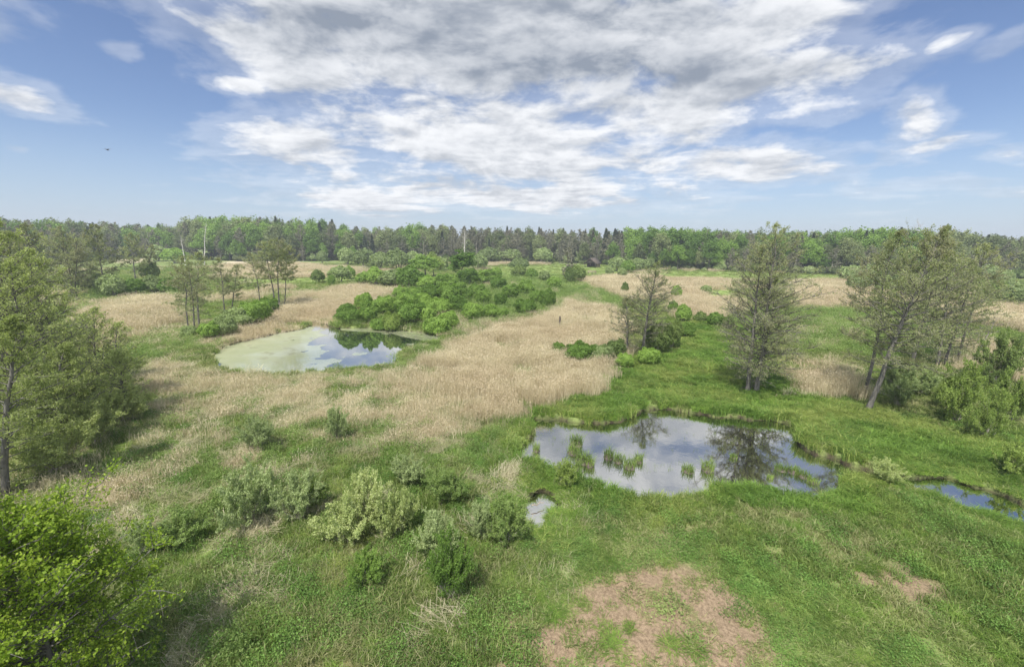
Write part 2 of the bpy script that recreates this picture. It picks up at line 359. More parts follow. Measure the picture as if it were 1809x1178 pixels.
def terrain_mat():
    m, N = mat('marsh_ground'); ge = pos_of(N); P = ge.outputs['Position']
    def at(n): a = N.n('ShaderNodeAttribute'); a.attribute_name = n; return a.outputs['Fac']
    nb = N.noise(P, .10, 5, .6); nm = N.noise(P, .9, 5, .65); ns = N.noise(P, 6, 4, .7); nt = N.noise(P, 30, 3, .7)
    k = N.m('ADD', N.m('MULTIPLY', nm, .6), N.m('MULTIPLY', ns, .5))
    green = N.mix(N.sm(k, .38, .75), (.10,.14,.04), (.24,.30,.095))
    green = N.mix(N.m('MULTIPLY', N.sm(nb, .5, .65), .35), green, (.20,.20,.08))
    reed = N.mix(N.sm(k, .35, .75), (.36,.30,.20), (.60,.52,.38))
    straw = N.mix(N.sm(k, .4, .7), (.22,.21,.11), (.52,.46,.31))
    mead = N.mix(N.sm(k, .35, .75), (.16,.23,.055), (.25,.32,.095))
    fk = N.m('ADD', N.m('MULTIPLY', ns, .5), N.m('MULTIPLY', nt, .5))
    bare = N.mix(N.sm(fk, .36, .62), (.12,.085,.052), (.30,.225,.145))
    mud = N.mix(N.sm(k, .4, .7), (.018,.014,.010), (.07,.055,.035))
    c = green
    for nm_, cc in (('straw', straw), ('reed', reed), ('mead', mead), ('bare', bare), ('mud', mud)):
        c = N.mix(at(nm_), c, cc)
    p = N.n('ShaderNodeBsdfPrincipled'); p.inputs['Roughness'].default_value = .95; p.inputs['Specular IOR Level'].default_value = .2; N.l(c, p.inputs['Base Color'])
    bp = N.n('ShaderNodeBump'); bp.inputs['Strength'].default_value = .8; bp.inputs['Distance'].default_value = .12; N.l(k, bp.inputs['Height']); N.l(bp.outputs[0], p.inputs['Normal'])
    o = N.n('ShaderNodeOutputMaterial'); N.l(p.outputs[0], o.inputs[0]); return m

def water_mat(name, refl=.62, deep=(.012,.012,.010), rip=.003):
    m, N = mat(name); ge = pos_of(N)
    n = N.noise(ge.outputs['Position'], 1.6, 3, .5)
    bp = N.n('ShaderNodeBump'); bp.inputs['Strength'].default_value = 1; bp.inputs['Distance'].default_value = rip; N.l(n, bp.inputs['Height'])
    gl = N.n('ShaderNodeBsdfGlossy'); gl.inputs['Roughness'].default_value = .03; gl.inputs[0].default_value = (.96, .95, .91, 1); N.l(bp.outputs[0], gl.inputs['Normal'])
    df = N.n('ShaderNodeBsdfDiffuse'); df.inputs[0].default_value = (*deep, 1)
    fr = N.n('ShaderNodeFresnel'); fr.inputs[0].default_value = 1.333
    f = N.m('ADD', N.m('MULTIPLY', fr.outputs[0], .6), refl-.12, clamp=True)
    mx = N.n('ShaderNodeMixShader'); N.l(f, mx.inputs[0]); N.l(df.outputs[0], mx.inputs[1]); N.l(gl.outputs[0], mx.inputs[2])
    o = N.n('ShaderNodeOutputMaterial'); N.l(mx.outputs[0], o.inputs[0]); return m

# ------------------------------------------------------------------ object helpers
def link(name, me, m=None, parent=None, loc=None):
    o = bpy.data.objects.new(name, me); COL.objects.link(o)
    if m is not None and len(me.materials) == 0: me.materials.append(m)
    if parent is not None: o.parent = parent
    if loc is not None: o.location = loc
    return o
def tag(o, label=None, cat=None, group=None, kind=None):
    if label: o['label'] = label
    if cat: o['category'] = cat
    if group: o['group'] = group
    if kind: o['kind'] = kind
    return o

# ------------------------------------------------------------------ ground
def build_ground():
    fr = np.radians(np.linspace(-64, 64, 680)); bk = np.radians(np.linspace(64, 296, 90))[1:-1]
    az = np.concatenate([fr, bk]); na = len(az)
    rr = [4.0]
    while rr[-1] < 5000: rr.append(rr[-1]*(1.0072 if rr[-1] < 140 else 1.02)+.01)
    rr = np.array(rr); nr = len(rr)
    A, Rr = np.meshgrid(az, rr); x = (Rr*np.sin(A)).ravel(); y = (Rr*np.cos(A)).ravel()
    sd = water_sd(x, y); z = ground_z(x, y, sd)
    far = sstep(np.hypot(x, y), 250, 450); z = z*(1-far)+.2*far
    reg = regions(x, y)
    V = np.stack([x, y, z], 1); V = np.vstack([V, [[0, 0, .2]]])
    i = np.arange(nr-1)[:, None]*na+np.arange(na)[None, :]; j = np.arange(nr-1)[:, None]*na+((np.arange(na)+1) % na)[None, :]
    Fq = np.stack([i, j, j+na, i+na], -1).reshape(-1, 4)[:, ::-1]
    a = np.arange(na); Ft = np.stack([np.full(na, len(V)-1), a, (a+1) % na], 1)[:, ::-1]
    me = fast_mesh('ground', V, Fq, Ft, smooth=True)
    reg['mud'] = sstep(sd, .40, .10)
    for k in ('reed', 'straw', 'mead', 'bare', 'mud'):
        at = me.attributes.new(k, 'FLOAT', 'POINT'); at.data.foreach_set('value', np.append(reg[k], 0).astype(np.float32))
    o = link('ground', me, terrain_mat()); tag(o, kind='structure')
build_ground()

def water(name, P, m, z=0.0):
    P = np.asarray(P); c = P.mean(0)
    d = P-c; P2 = P+d/np.linalg.norm(d, axis=1)[:, None]*0.0
    # grow the sheet outwards so its rim lies hidden in the banks
    n = len(P2); E = np.roll(P2, -1, 0)-np.roll(P2, 1, 0); nn = np.stack([E[:, 1], -E[:, 0]], 1); nn /= np.linalg.norm(nn, axis=1)[:, None]+1e-9
    area = .5*np.sum(P2[:, 0]*np.roll(P2[:, 1], -1)-np.roll(P2[:, 0], -1)*P2[:, 1])
    if area < 0: nn = -nn
    Q2 = P2+nn*.7
    import bmesh
    bm = bmesh.new(); vs = [bm.verts.new((p[0], p[1], z)) for p in Q2]; f = bm.faces.new(vs)
    bmesh.ops.triangulate(bm, faces=[f]); bmesh.ops.recalc_face_normals(bm, faces=bm.faces)
    for f in bm.faces:
        if f.normal.z < 0: f.normal_flip()
    me = bpy.data.meshes.new(name); bm.to_mesh(me); bm.free()
    return tag(link(name, me, m), kind='structure')
WM = water_mat('dark_marsh_water', .74); WA = water_mat('pond_water_surface', .72, (.02,.03,.03), .002)
water('pond_water_far', POND_A, WA); water('pond_water_near', POND_B, WM); water('stream_water', STREAM, WM)
water('pool_water_small', POOL_C, WM); water('pool_water_tiny', POOL_D, WM); water('ditch_water', POOL_E, WA); water('pool_water_reeds', POOL_F, WM)

def duckweed():
    C0 = np.array(POND_A); lo = C0.min(0)-1; hi = C0.max(0)+1; s = .25
    xs = np.arange(lo[0], hi[0], s); ys = np.arange(lo[1], hi[1], s); Xg, Yg = np.meshgrid(xs, ys); nx = len(xs)
    x = Xg.ravel(); y = Yg.ravel()
    xc, yc = x+s/2, y+s/2; sd = poly_sd(xc, yc, POND_A)
    LEFT = W_([(360,660),(360,600),(470,585),(545,579),(560,600),(592,618),(600,636),(580,650),(590,668),(400,668)], 0)
    EDGE = W_([(600,578),(690,580),(782,590),(780,604),(735,600),(690,588),(600,584)], 0)
    j = (fbm(xc, yc, 5, 7, 4)-.5)*9
    inn = poly_sd(xc+j*.6, yc+j, LEFT) < -.2
    inn |= poly_sd(xc+j*.1, yc+j*.1, EDGE) < 0
    inn |= (fbm(xc, yc, 3.5, 21, 4) > .76)
    inn &= ~((fbm(xc, yc, 1.6, 91, 4) > .80))
    keep = inn & (sd < .6)
    ii = np.nonzero(keep.reshape(len(ys), nx)[:-1, :-1]); b = ii[0]*nx+ii[1]
    Fq = np.stack([b, b+1, b+nx+1, b+nx], 1)
    used, invx = np.unique(Fq, return_inverse=True); V = np.stack([x[used], y[used], np.full(len(used), .006)], 1)
    V[:, :2] += np.random.default_rng(3).uniform(-.09, .09, (len(V), 2))
    me = fast_mesh('duckweed', V, invx.reshape(-1, 4))
    m, N = mat('duckweed'); ge = pos_of(N); n = N.noise(ge.outputs['Position'], .35, 5, .6); n2 = N.noise(ge.outputs['Position'], .12, 3, .5); n3 = N.noise(ge.outputs['Position'], 5, 3, .6)
    col = N.mix(N.sm(n, .35, .7), (.25,.27,.15), (.34,.355,.22)); col = N.mix(N.sm(n2, .45, .7), col, (.33,.35,.25)); col = N.mix(N.m('MULTIPLY', N.sm(n, .56, .62), .35), col, (.16,.15,.08))
    p = N.n('ShaderNodeBsdfPrincipled'); N.l(col, p.inputs['Base Color']); p.inputs['Roughness'].default_value = .5
    gl = N.n('ShaderNodeBsdfGlossy'); gl.inputs['Roughness'].default_value = .08; gl.inputs[0].default_value = (.9, .95, .9, 1)
    sx_ = N.n('ShaderNodeSeparateXYZ'); N.l(ge.outputs['Position'], sx_.inputs[0])
    xa = g(440, 620)[0]; xb = g(590, 620)[0]
    wet = N.m('ADD', N.sm(sx_.outputs[0], xa, xb, .12, .55), N.m('MULTIPLY', N.m('SUBTRACT', n, .5), .5), clamp=True)
    mx = N.n('ShaderNodeMixShader'); N.l(wet, mx.inputs[0]); N.l(p.outputs[0], mx.inputs[1]); N.l(gl.outputs[0], mx.inputs[2])
    o = N.n('ShaderNodeOutputMaterial'); N.l(mx.outputs[0], o.inputs[0])
    tag(link('duckweed', me, m), 'pale green duckweed floating on the far pond', 'duckweed', kind='stuff')
duckweed()

# ------------------------------------------------------------------ tufts and clumps (sources for the ground cover)
def blades(rng, n, rad, h0, h1, w, lean, droop, clump=0):
    """n arched blades: two quads each"""
    a = rng.uniform(0, 2*np.pi, n); r = rad*np.sqrt(rng.uniform(0, 1, n)); bx, by = r*np.cos(a), r*np.sin(a)
    h = rng.uniform(h0, h1, n); d = rng.uniform(0, 2*np.pi, n); L = rng.uniform(lean*.3, lean, n)*h
    dx, dy = np.cos(d), np.sin(d); o = rng.uniform(0, 2*np.pi, n); sxw, syw = np.cos(o)*w/2*rng.uniform(.6, 1.3, n), np.sin(o)*w/2*rng.uniform(.6, 1.3, n)
    V = np.zeros((n, 6, 3))
    for k, (t, ww) in enumerate(((0, 1), (.55, .9), (1, .15))):
        cx = bx+dx*L*t**2; cy = by+dy*L*t**2; cz = h*(t-droop*t**3)
        if t == 0: cz = cz-.12
        V[:, 2*k] = np.stack([cx-sxw*ww, cy-syw*ww, cz], 1); V[:, 2*k+1] = np.stack([cx+sxw*ww, cy+syw*ww, cz], 1)
    b = np.arange(n)[:, None]*6
    return V.reshape(-1, 3), np.concatenate([b+np.array([[0, 1, 3, 2]]), b+np.array([[2, 3, 5, 4]])])
def quads(rng, C0, size, asp=1.6, upb=0.0, outw=None, wz=1.0):
    """leaf-like quads about centres"""
    n = len(C0); nrm = rng.normal(size=(n, 3)); nrm[:, 2] += upb
    if outw is not None: nrm += outw
    nrm /= np.linalg.norm(nrm, axis=1)[:, None]+1e-9
    t = rng.normal(size=(n, 3)); t[:, 2] *= wz; t -= nrm*np.sum(t*nrm, 1)[:, None]; t /= np.linalg.norm(t, axis=1)[:, None]+1e-9
    b = np.cross(nrm, t); s = np.asarray(size)*rng.uniform(.6, 1.35, n)
    t = t*(s*asp/2)[:, None]; b = b*(s/2)[:, None]
    V = np.stack([C0-t, C0-b*.9+t*.1, C0+t, C0+b*.9+t*.1], 1)
    return V.reshape(-1, 3), np.arange(n*4).reshape(-1, 4)
def cat_(parts):
    Vs, Fs, o = [], [], 0
    for V, Fq in parts: Vs.append(V); Fs.append(Fq+o); o += len(V)
    return np.vstack(Vs), np.vstack(Fs)

SRC = []
def source(me, m):
    o = bpy.data.objects.new(me.name, me); me.materials.append(m); SRC.append(o); return len(SRC)-1
rng = np.random.default_rng(11)
K = dict(grass=[], lush=[], herb=[], reed=[], straw=[], tuss=[], stalk=[], weed=[])
for i in range(4):
    V, Fq = blades(rng, 80, .42, .22, .55, .03, .9, .25); K['grass'].append(source(fast_mesh('grass_tuft', V, Fq), M['grass']))
for i in range(3):
    V, Fq = blades(rng, 110, .40, .40, .80, .032, 1.1, .42); K['lush'].append(source(fast_mesh('sedge_tuft', V, Fq), M['lush']))
for i in range(3):
    c = rng.normal(size=(260, 3))*[.30, .30, .12]+[0, 0, .28]
    a = quads(rng, c, .048, 1.5, 1.0); b = blades(rng, 14, .3, .2, .5, .015, .4, 0); V, Fq = cat_([a, b])
    K['herb'].append(source(fast_mesh('herb_clump', V, Fq), M['herb']))
for i in range(3):
    parts = [blades(rng, 90, .85, 1.1, 1.95, .022, .14, .0)]
    top = rng.normal(size=(36, 3))*[.45, .45, .20]+[0, 0, 1.75]; parts.append(quads(rng, top, .035, 4.5, 0, wz=6))
    lf = rng.normal(size=(60, 3))*[.45, .45, .35]+[0, 0, .9]; parts.append(quads(rng, lf, .022, 12.0, 0, wz=4))
    V, Fq = cat_(parts); K['reed'].append(source(fast_mesh('reed_clump', V, Fq), M['reed']))
for i in range(3):
    parts = []
    n = 42; d = rng.uniform(0, np.pi)+rng.normal(size=n)*.5; L = rng.uniform(.5, 1.3, n); c = rng.normal(size=(n, 3))*[.35, .35, .04]+[0, 0, .30]
    e = np.stack([np.cos(d)*L/2, np.sin(d)*L/2, rng.normal(size=n)*.12], 1); w = np.stack([-np.sin(d), np.cos(d), np.zeros(n)], 1)*.008
    V = np.stack([c-e-w, c+e-w*.4, c+e+w*.4, c-e+w], 1).reshape(-1, 3); parts.append((V, np.arange(n*4).reshape(-1, 4)))
    parts.append(blades(rng, 22, .45, .4, 1.0, .013, .7, .15)); V, Fq = cat_(parts)
    K['straw'].append(source(fast_mesh('straw_clump', V, Fq), M['straw']))
for i in range(2):
    V, Fq = blades(rng, 22, .6, .6, 1.3, .012, .35, .0); K['stalk'].append(source(fast_mesh('dry_stalks', V, Fq), M['straw']))
for i in range(2):
    c = rng.normal(size=(330, 3))*[.33, .33, .26]+[0, 0, .5]
    V, Fq = cat_([quads(rng, c, .05, 2.0, .5), blades(rng, 12, .3, .5, 1.0, .02, .4, 0)]); K['weed'].append(source(fast_mesh('tall_weed', V, Fq), M['weed']))
for i in range(3):
    V, Fq = blades(rng, 240, .34, .45, .80, .022, 1.0, .62); K['tuss'].append(source(fast_mesh('tussock_dome', V, Fq), M['lush']))
srccol = bpy.data.collections.new('ground_cover_sources')
for i, o in enumerate(SRC):
    o.name = 'src_%02d' % i; srccol.objects.link(o)

def gn_group():
    ng = bpy.data.node_groups.new('scatter', 'GeometryNodeTree')
    ng.interface.new_socket('Geometry', in_out='INPUT', socket_type='NodeSocketGeometry'); ng.interface.new_socket('Geometry', in_out='OUTPUT', socket_type='NodeSocketGeometry')
    N = NT(ng); gi = N.n('NodeGroupInput'); go = N.n('NodeGroupOutput')
    m2p = N.n('GeometryNodeMeshToPoints'); N.l(gi.outputs[0], m2p.inputs[0])
    ci = N.n('GeometryNodeCollectionInfo'); ci.inputs[0].default_value = srccol; ci.inputs[1].default_value = True; ci.inputs[2].default_value = True
    ip = N.n('GeometryNodeInstanceOnPoints'); N.l(m2p.outputs[0], ip.inputs['Points']); N.l(ci.outputs[0], ip.inputs['Instance']); ip.inputs['Pick Instance'].default_value = True
    def na(name, t): a = N.n('GeometryNodeInputNamedAttribute', data_type=t); a.inputs[0].default_value = name; return a.outputs[0]
    N.l(na('idx', 'INT'), ip.inputs['Instance Index'])
    er = N.n('FunctionNodeEulerToRotation'); N.l(na('rot', 'FLOAT_VECTOR'), er.inputs[0]); N.l(er.outputs[0], ip.inputs['Rotation'])
    N.l(na('scl', 'FLOAT_VECTOR'), ip.inputs['Scale']); N.l(ip.outputs[0], go.inputs[0]); return ng
NG = gn_group()
def scatter(name, P, idx, rot, scl, label, cat):
    me = bpy.data.meshes.new(name); me.vertices.add(len(P)); me.vertices.foreach_set('co', np.asarray(P, np.float32).ravel())
    me.attributes.new('idx', 'INT', 'POINT').data.foreach_set('value', np.asarray(idx, np.int32))
    me.attributes.new('rot', 'FLOAT_VECTOR', 'POINT').data.foreach_set('vector', np.asarray(rot, np.float32).ravel())
    me.attributes.new('scl', 'FLOAT_VECTOR', 'POINT').data.foreach_set('vector', np.asarray(scl, np.float32).ravel())
    o = link(name, me); md = o.modifiers.new('scatter', 'NODES'); md.node_group = NG
    tag(o, label, cat, kind='stuff'); return o

def cover():
    rng = np.random.default_rng(5)
    bands = [(9, 24, 11, 1.0), (24, 42, 8, 1.0), (42, 62, 5, 1.15), (62, 95, 2.6, 1.5), (95, 150, 1.1, 2.1), (150, 340, .35, 3.4)]
    acc = {k: [] for k in ('grass', 'reeds', 'straw', 'herbs')}
    azm = math.radians(57)
    for (r0, r1, dens, s) in bands:
        area = azm*(r1*r1-r0*r0); n = int(area*dens)
        r = np.sqrt(rng.uniform(r0*r0, r1*r1, n)); a = rng.uniform(-azm, azm, n); x = r*np.sin(a); y = r*np.cos(a)
        sd = water_sd(x, y); reg = regions(x, y); z = ground_z(x, y, sd); u1 = rng.uniform(0, 1, n); u2 = rng.uniform(0, 1, n)
        ok = (sd > .10+.36*vnoise(x, y, 1.1, 717))
        n3 = fbm(x, y, 2.2, 123, 3); n4 = vnoise(x, y, 7, 222)
        kind = np.full(n, 0)                                  # 0 grass 1 lush 2 herb 3 reed 4 straw 5 stalk 6 weed 9 none
        lushp = np.maximum(reg['lush'], .9*sstep(sd, 3.0, 1.0)*(r < 60))
        kind = np.where(u1 < lushp*.85, 1, kind)
        kind = np.where((kind == 0) & (u2 < .30*sstep(n3, .45, .6)) & (r < 60), 2, kind)
        kind = np.where((kind == 0) & (u2 > .94) & (n4 > .55) & (x < 12), 6, kind)
        stalky = (x < 6)*(r < 60)
        kind = np.where((kind == 0) & (u1 > .93) & (stalky > 0) & (n4 < .6), 5, kind)
        kind = np.where((kind == 0) & (u1 < .30*reg['weedy']), 6, kind)
        kind = np.where((kind <= 1) & (u2 < .12+.14*lushp) & (r < 62), 7, kind)
        us = rng.uniform(0, 1, n); ust = reg['straw']
        kind = np.where(us < ust*.62, 4, kind); kind = np.where((us < ust*.22) & (r > 36), 3, kind)
        gap = 1-.8*sstep(fbm(x, y, 5.5, 303, 4), .50, .66)
        core = rng.uniform(0, 1, n) < reg['reed']*gap; kind = np.where(core, 3, kind)
        ok &= ~(rng.uniform(0, 1, n) < reg['bare']*.82)
        ok &= ~((kind == 3) & (r > 45) & (r < 95) & (u2 > .8))
        ok &= ~((kind == 3) & (sd < .3))
        mead = reg['mead'] > .5; ok &= ~(mead & (u2 > .4))
        edge = sstep(sd, 2.0, .3)
        sz = s*rng.uniform(.7, 1.35, n)
        lawn = 1.3*sstep(x, -1, 3)*(1-sstep(r, 22, 30)); lowb = np.maximum(sstep(poly_sd(x, y, STREAM), 3.5, 1.0), sstep(poly_sd(x, y, POOL_C), 2.2, .8))
        hgt = (1-.55*lawn)*(1+.3*edge)*(1-.6*lowb)
        hgt = np.where(mead, .35, hgt)*(1+.7*reg['weedy']*(r < 60))
        hfix = np.where(np.isin(kind, (3, 5)), rng.uniform(.8, 1.12, n)/1.0, sz*hgt/np.maximum(1, s)**.62)
        hfix = np.where((kind == 3), hfix*(.55+.75*fbm(x, y, 5, 88))*np.where(core, 1, .62), hfix); hfix = np.where((kind == 3) & (r > 50) & (sd < 6), hfix*(.5+.5*sstep(sd, 1, 6)), hfix); hfix = np.where(kind == 7, hfix*.9, hfix)
        hfix = np.where(kind == 0, hfix*(.55+1.0*n3), hfix)
        wid = np.where(kind == 3, sz*1.05, sz); hfix = np.where(kind == 5, hfix*np.clip(r/40, .55, 1), hfix)
        pick = {0: K['grass'], 1: K['lush'], 2: K['herb'], 3: K['reed'], 4: K['straw'], 5: K['stalk'], 6: K['weed'], 7: K['tuss']}
        idx = np.zeros(n, int)
        for k, lst in pick.items():
            q = kind == k; idx[q] = np.array(lst)[rng.integers(0, len(lst), q.sum())]
        rot = np.stack([rng.normal(size=n)*.08, rng.normal(size=n)*.08, rng.uniform(0, 6.283, n)], 1)
        P = np.stack([x, y, np.maximum(z, 0.0)-.02], 1); S = np.stack([wid, wid, hfix], 1)
        for nm, ks in (('grass', (0, 1, 7)), ('reeds', (3,)), ('straw', (4, 5)), ('herbs', (2, 6))):
            q = ok & np.isin(kind, ks); acc[nm].append((P[q], idx[q], rot[q], S[q]))
    L = dict(grass=('green marsh grass and sedge covering the wet ground', 'grass'), reeds=('dry tan reed beds standing around the ponds', 'reeds'),
             straw=('pale flattened straw and dry stalks among the grass', 'dry stalks'), herbs=('low leafy green herbs growing through the grass', 'herbs'))
    tot = 0
    for nm, lst in acc.items():
        A = [np.concatenate([t[i] for t in lst]) for i in range(4)]; tot += len(A[0])
        scatter(nm, *A, *L[nm])
    print('cover instances', tot)
cover()

# ------------------------------------------------------------------ trees
class Wood:
    def __init__(s): s.V = []; s.F = []; s.n = 0
    def tube(s, P, R, sides=5):
        P = np.asarray(P, float); k = len(P); T = np.gradient(P, axis=0); T /= np.linalg.norm(T, axis=1)[:, None]+1e-9
        ref = np.array([0, 0, 1.0]) if abs(T[0, 2]) < .8 else np.array([1.0, 0, 0])
        A = np.cross(T, ref); A /= np.linalg.norm(A, axis=1)[:, None]+1e-9; B = np.cross(T, A)
        an = np.arange(sides)/sides*2*np.pi; R = np.asarray(R)[:, None, None]
        V = P[:, None]+R*(A[:, None]*np.cos(an)[None, :, None]+B[:, None]*np.sin(an)[None, :, None])
        i = np.arange(k-1)[:, None]*sides+np.arange(sides)[None]; j = np.arange(k-1)[:, None]*sides+((np.arange(sides)+1) % sides)[None]
        s.V.append(V.reshape(-1, 3)); s.F.append(np.stack([i, j, j+sides, i+sides], -1).reshape(-1, 4)+s.n); s.n += k*sides
    def mesh(s, name): return fast_mesh(name, np.vstack(s.V), np.vstack(s.F), smooth=True)

def alder(seed, H=20, stems=((0, 0, 0, 0, 1.0),), r0=.28, crown0=.28, rad=4.2, nbr=70, leafn=26000, leafs=.16, bare=False, prof=None, up=(.15, .9), twigs=2, dead_low=8, wleaf=1.5):
    """stems: (base dx, dy, lean dx, lean dy, relative height); returns wood mesh and leaf mesh"""
    rng = np.random.default_rng(seed); wd = Wood(); segs = []
    if prof is None: prof = lambda t: (math.sin(math.pi*min(1, (t*.86+.14))**.8)**.75)
    ns = len(stems)
    for (bx, by, lx, ly, hr) in stems:
        h = H*hr; T = np.linspace(0, 1, 14); wob = np.cumsum(rng.normal(size=(14, 2))*.010*h, 0)*T[:, None]
        TP = np.stack([bx+lx*T**1.15+wob[:, 0], by+ly*T**1.15+wob[:, 1], h*T-.25], 1); TR = r0*math.sqrt(hr)*(1-T)**.8*.93+.015
        TR[0] *= 1.35
        wd.tube(TP, TR, 9)
        nb = int(nbr*hr)
        for b in range(nb+dead_low):
            low = b >= nb
            t = crown0+(1-crown0)*((b+.5)/nb)**.95*.99 if not low else rng.uniform(crown0*.35, crown0)
            tc_ = (t-crown0)/(1-crown0); f = t*13; i = min(12, int(f)); p0 = TP[i]+(TP[i+1]-TP[i])*(f-i)
            az = b*2.4+rng.normal()*.5; L = rad*hr**.5*prof(max(tc_, 0))*rng.uniform(.65, 1.15)
            if low: L = rad*rng.uniform(.15, .45)
            if L < .25: L = .25
            el = up[0]+(up[1]-up[0])*max(tc_, 0)+rng.normal()*.15
            if low: el = rng.normal()*.2
            k = 6; s_ = np.linspace(0, 1, k); d = np.array([math.cos(az), math.sin(az)])
            cz = np.sin(el)*L*s_+L*.10*s_**2*rng.normal(); cr = np.cos(el)*L*s_
            side = np.cumsum(rng.normal(size=k)*.05*L)
            BP = p0+np.stack([d[0]*cr-d[1]*side*s_, d[1]*cr+d[0]*side*s_, cz], 1)
            rb = max(.014, min(TR[i]*.42, .012*L+.012)); wd.tube(BP, rb*(1-s_*.8), 4)
            nsub = 3 if low else max(3, int(2.2*L))
            for q in range(nsub):
                ss = rng.uniform(.2, 1); fi = ss*(k-1); i2 = min(k-2, int(fi)); q0 = BP[i2]+(BP[i2+1]-BP[i2])*(fi-i2)
                dv = BP[i2+1]-BP[i2]; dv /= np.linalg.norm(dv)+1e-9
                e = dv*.8+rng.normal(size=3)*[.6, .6, .35]+[0, 0, .12]; e /= np.linalg.norm(e); l2 = L*rng.uniform(.18, .42)*(1.15-ss*.5)
                SP = np.stack([q0, q0+e*l2*.5+rng.normal(size=3)*.04*l2, q0+e*l2+rng.normal(size=3)*.10*l2]); wd.tube(SP, [rb*.42+.004, rb*.28+.004, .006], 3)
                if not low or rng.uniform() < .2: segs.append((SP[0], SP[2]))
                for _ in range(twigs):
                    w0 = SP[0]+(SP[2]-SP[0])*rng.uniform(.2, 1); e2 = e*.7+rng.normal(size=3)*.6; w1 = w0+e2*l2*.45
                    wd.tube(np.stack([w0, w1]), [.010, .006], 3)
                    if not low: segs.append((w0, w1))
    wm = wd.mesh('trunk')
    if bare or leafn == 0: return wm, None
    S = np.array(segs); k = rng.integers(0, len(S), leafn); t = rng.uniform(0.1, 1.1, leafn)[:, None]
    C0 = S[k, 0]+(S[k, 1]-S[k, 0])*t+rng.normal(size=(leafn, 3))*.10
    V, Fq = quads(rng, C0, leafs, wleaf, .5)
    return wm, fast_mesh('crown', V, Fq)

def lumpy(seed, H, W2, n, leafs, base=.05, nclump=46, stems=7, shell=.6, top=1.0, asp=1.7, stem_r=.05, flat=False, inner=.25, ns_visible=True):
    """rounded crown made of overlapping leaf clumps on a multi-stemmed frame: height H, radius W2"""
    rng = np.random.default_rng(seed); wd = Wood()
    zc = H*(base+1)/2; hz = H*(1-base)/2
    cs, rs = [], []
    for i in range(nclump):
        d = rng.normal(size=3); d[2] = abs(d[2])*1.1-.35 if not flat else d[2]; d /= np.linalg.norm(d)
        rr_ = rng.uniform(shell, 1.0)*(1+.16*rng.normal())*.80
        if d[2] < 0: rr_ *= 1.0
        wz_ = W2*(1-.25*max(0, d[2])*(2-top))
        cs.append((d[0]*wz_*rr_, d[1]*wz_*rr_, zc+d[2]*hz*rr_)); rs.append(rng.uniform(.20, .38)*min(W2, hz))
    cs = np.array(cs); rs = np.array(rs)
    k = rng.integers(0, nclump, n); d = rng.normal(size=(n, 3)); d /= np.linalg.norm(d, axis=1)[:, None]
    rad_ = np.abs(rng.normal(size=n))*.30+.75; rad_ = np.where(rng.uniform(0, 1, n) < inner, rng.uniform(.1, 1, n), rad_)
    C0 = cs[k]+d*(rs[k]*rad_)[:, None]; C0[:, 2] = np.abs(C0[:, 2])+leafs*.3
    V, Fq = quads(rng, C0, leafs, asp, .3, outw=d*.9)
    for s_ in range(stems):
        tgt = cs[rng.integers(0, nclump)]; a = rng.uniform(0, 6.28); b0 = np.array([math.cos(a), math.sin(a), 0])*W2*.08*rng.uniform(0, 1)
        m1 = b0+(tgt-b0)*.5+np.array([0, 0, .12*H]); wd.tube(np.stack([b0-[0, 0, .2], m1, tgt]), [stem_r, stem_r*.7, stem_r*.25], 5)
    return wd.mesh('trunk' if H > 12 else 'stem'), fast_mesh('crown' if H > 12 else 'foliage', V, Fq)

def big_tree(seed, H=26, rad=6, n=4200, leafs=.62, base=.16, trunk_r=.35, nclump=60, top=1.0):
    rng = np.random.default_rng(seed)
    _, cr = lumpy(seed, H, rad, n, leafs, base, nclump, 1, top=top, asp=1.4, inner=.15)
    wd = Wood(); T = np.linspace(0, 1, 8)
    wd.tube(np.stack([np.cumsum(rng.normal(size=8)*.1), np.cumsum(rng.normal(size=8)*.1), T*H*.8-.3], 1), trunk_r*(1-T)*.9+.05, 6)
    for i in range(9):
        z = H*rng.uniform(.25, .7); a = rng.uniform(0, 6.28); L = rad*rng.uniform(.5, .9)
        wd.tube(np.array([[0, 0, z], [math.cos(a)*L*.5, math.sin(a)*L*.5, z+L*.4], [math.cos(a)*L, math.sin(a)*L, z+L*.7]]), [.14, .09, .03], 4)
    return wd.mesh('trunk'), cr
def spruce(seed, H=28, rad=5.0, n=6000, leafs=.60):
    rng = np.random.default_rng(seed); wd = Wood(); wd.tube(np.array([[0, 0, -.3], [0, 0, H*.5], [0, 0, H]]), [.32, .18, .03], 6)
    t = rng.uniform(0, 1, n)**.8; lev = np.round(t*24)/24+rng.normal(size=n)*.008; a = rng.uniform(0, 6.28, n)
    arm = .75+.25*np.cos(a*5+lev*60); rr_ = rad*(1-lev)**.85*rng.uniform(.15, 1, n)*arm+.1; z = H*(.10+.90*lev)-rr_*.35+.2
    C0 = np.stack([rr_*np.cos(a), rr_*np.sin(a), z], 1); V, Fq = quads(rng, C0, leafs, 1.6, 1.2)
    V = np.clip(V, -50, None); return wd.mesh('trunk'), fast_mesh('crown', V, Fq)

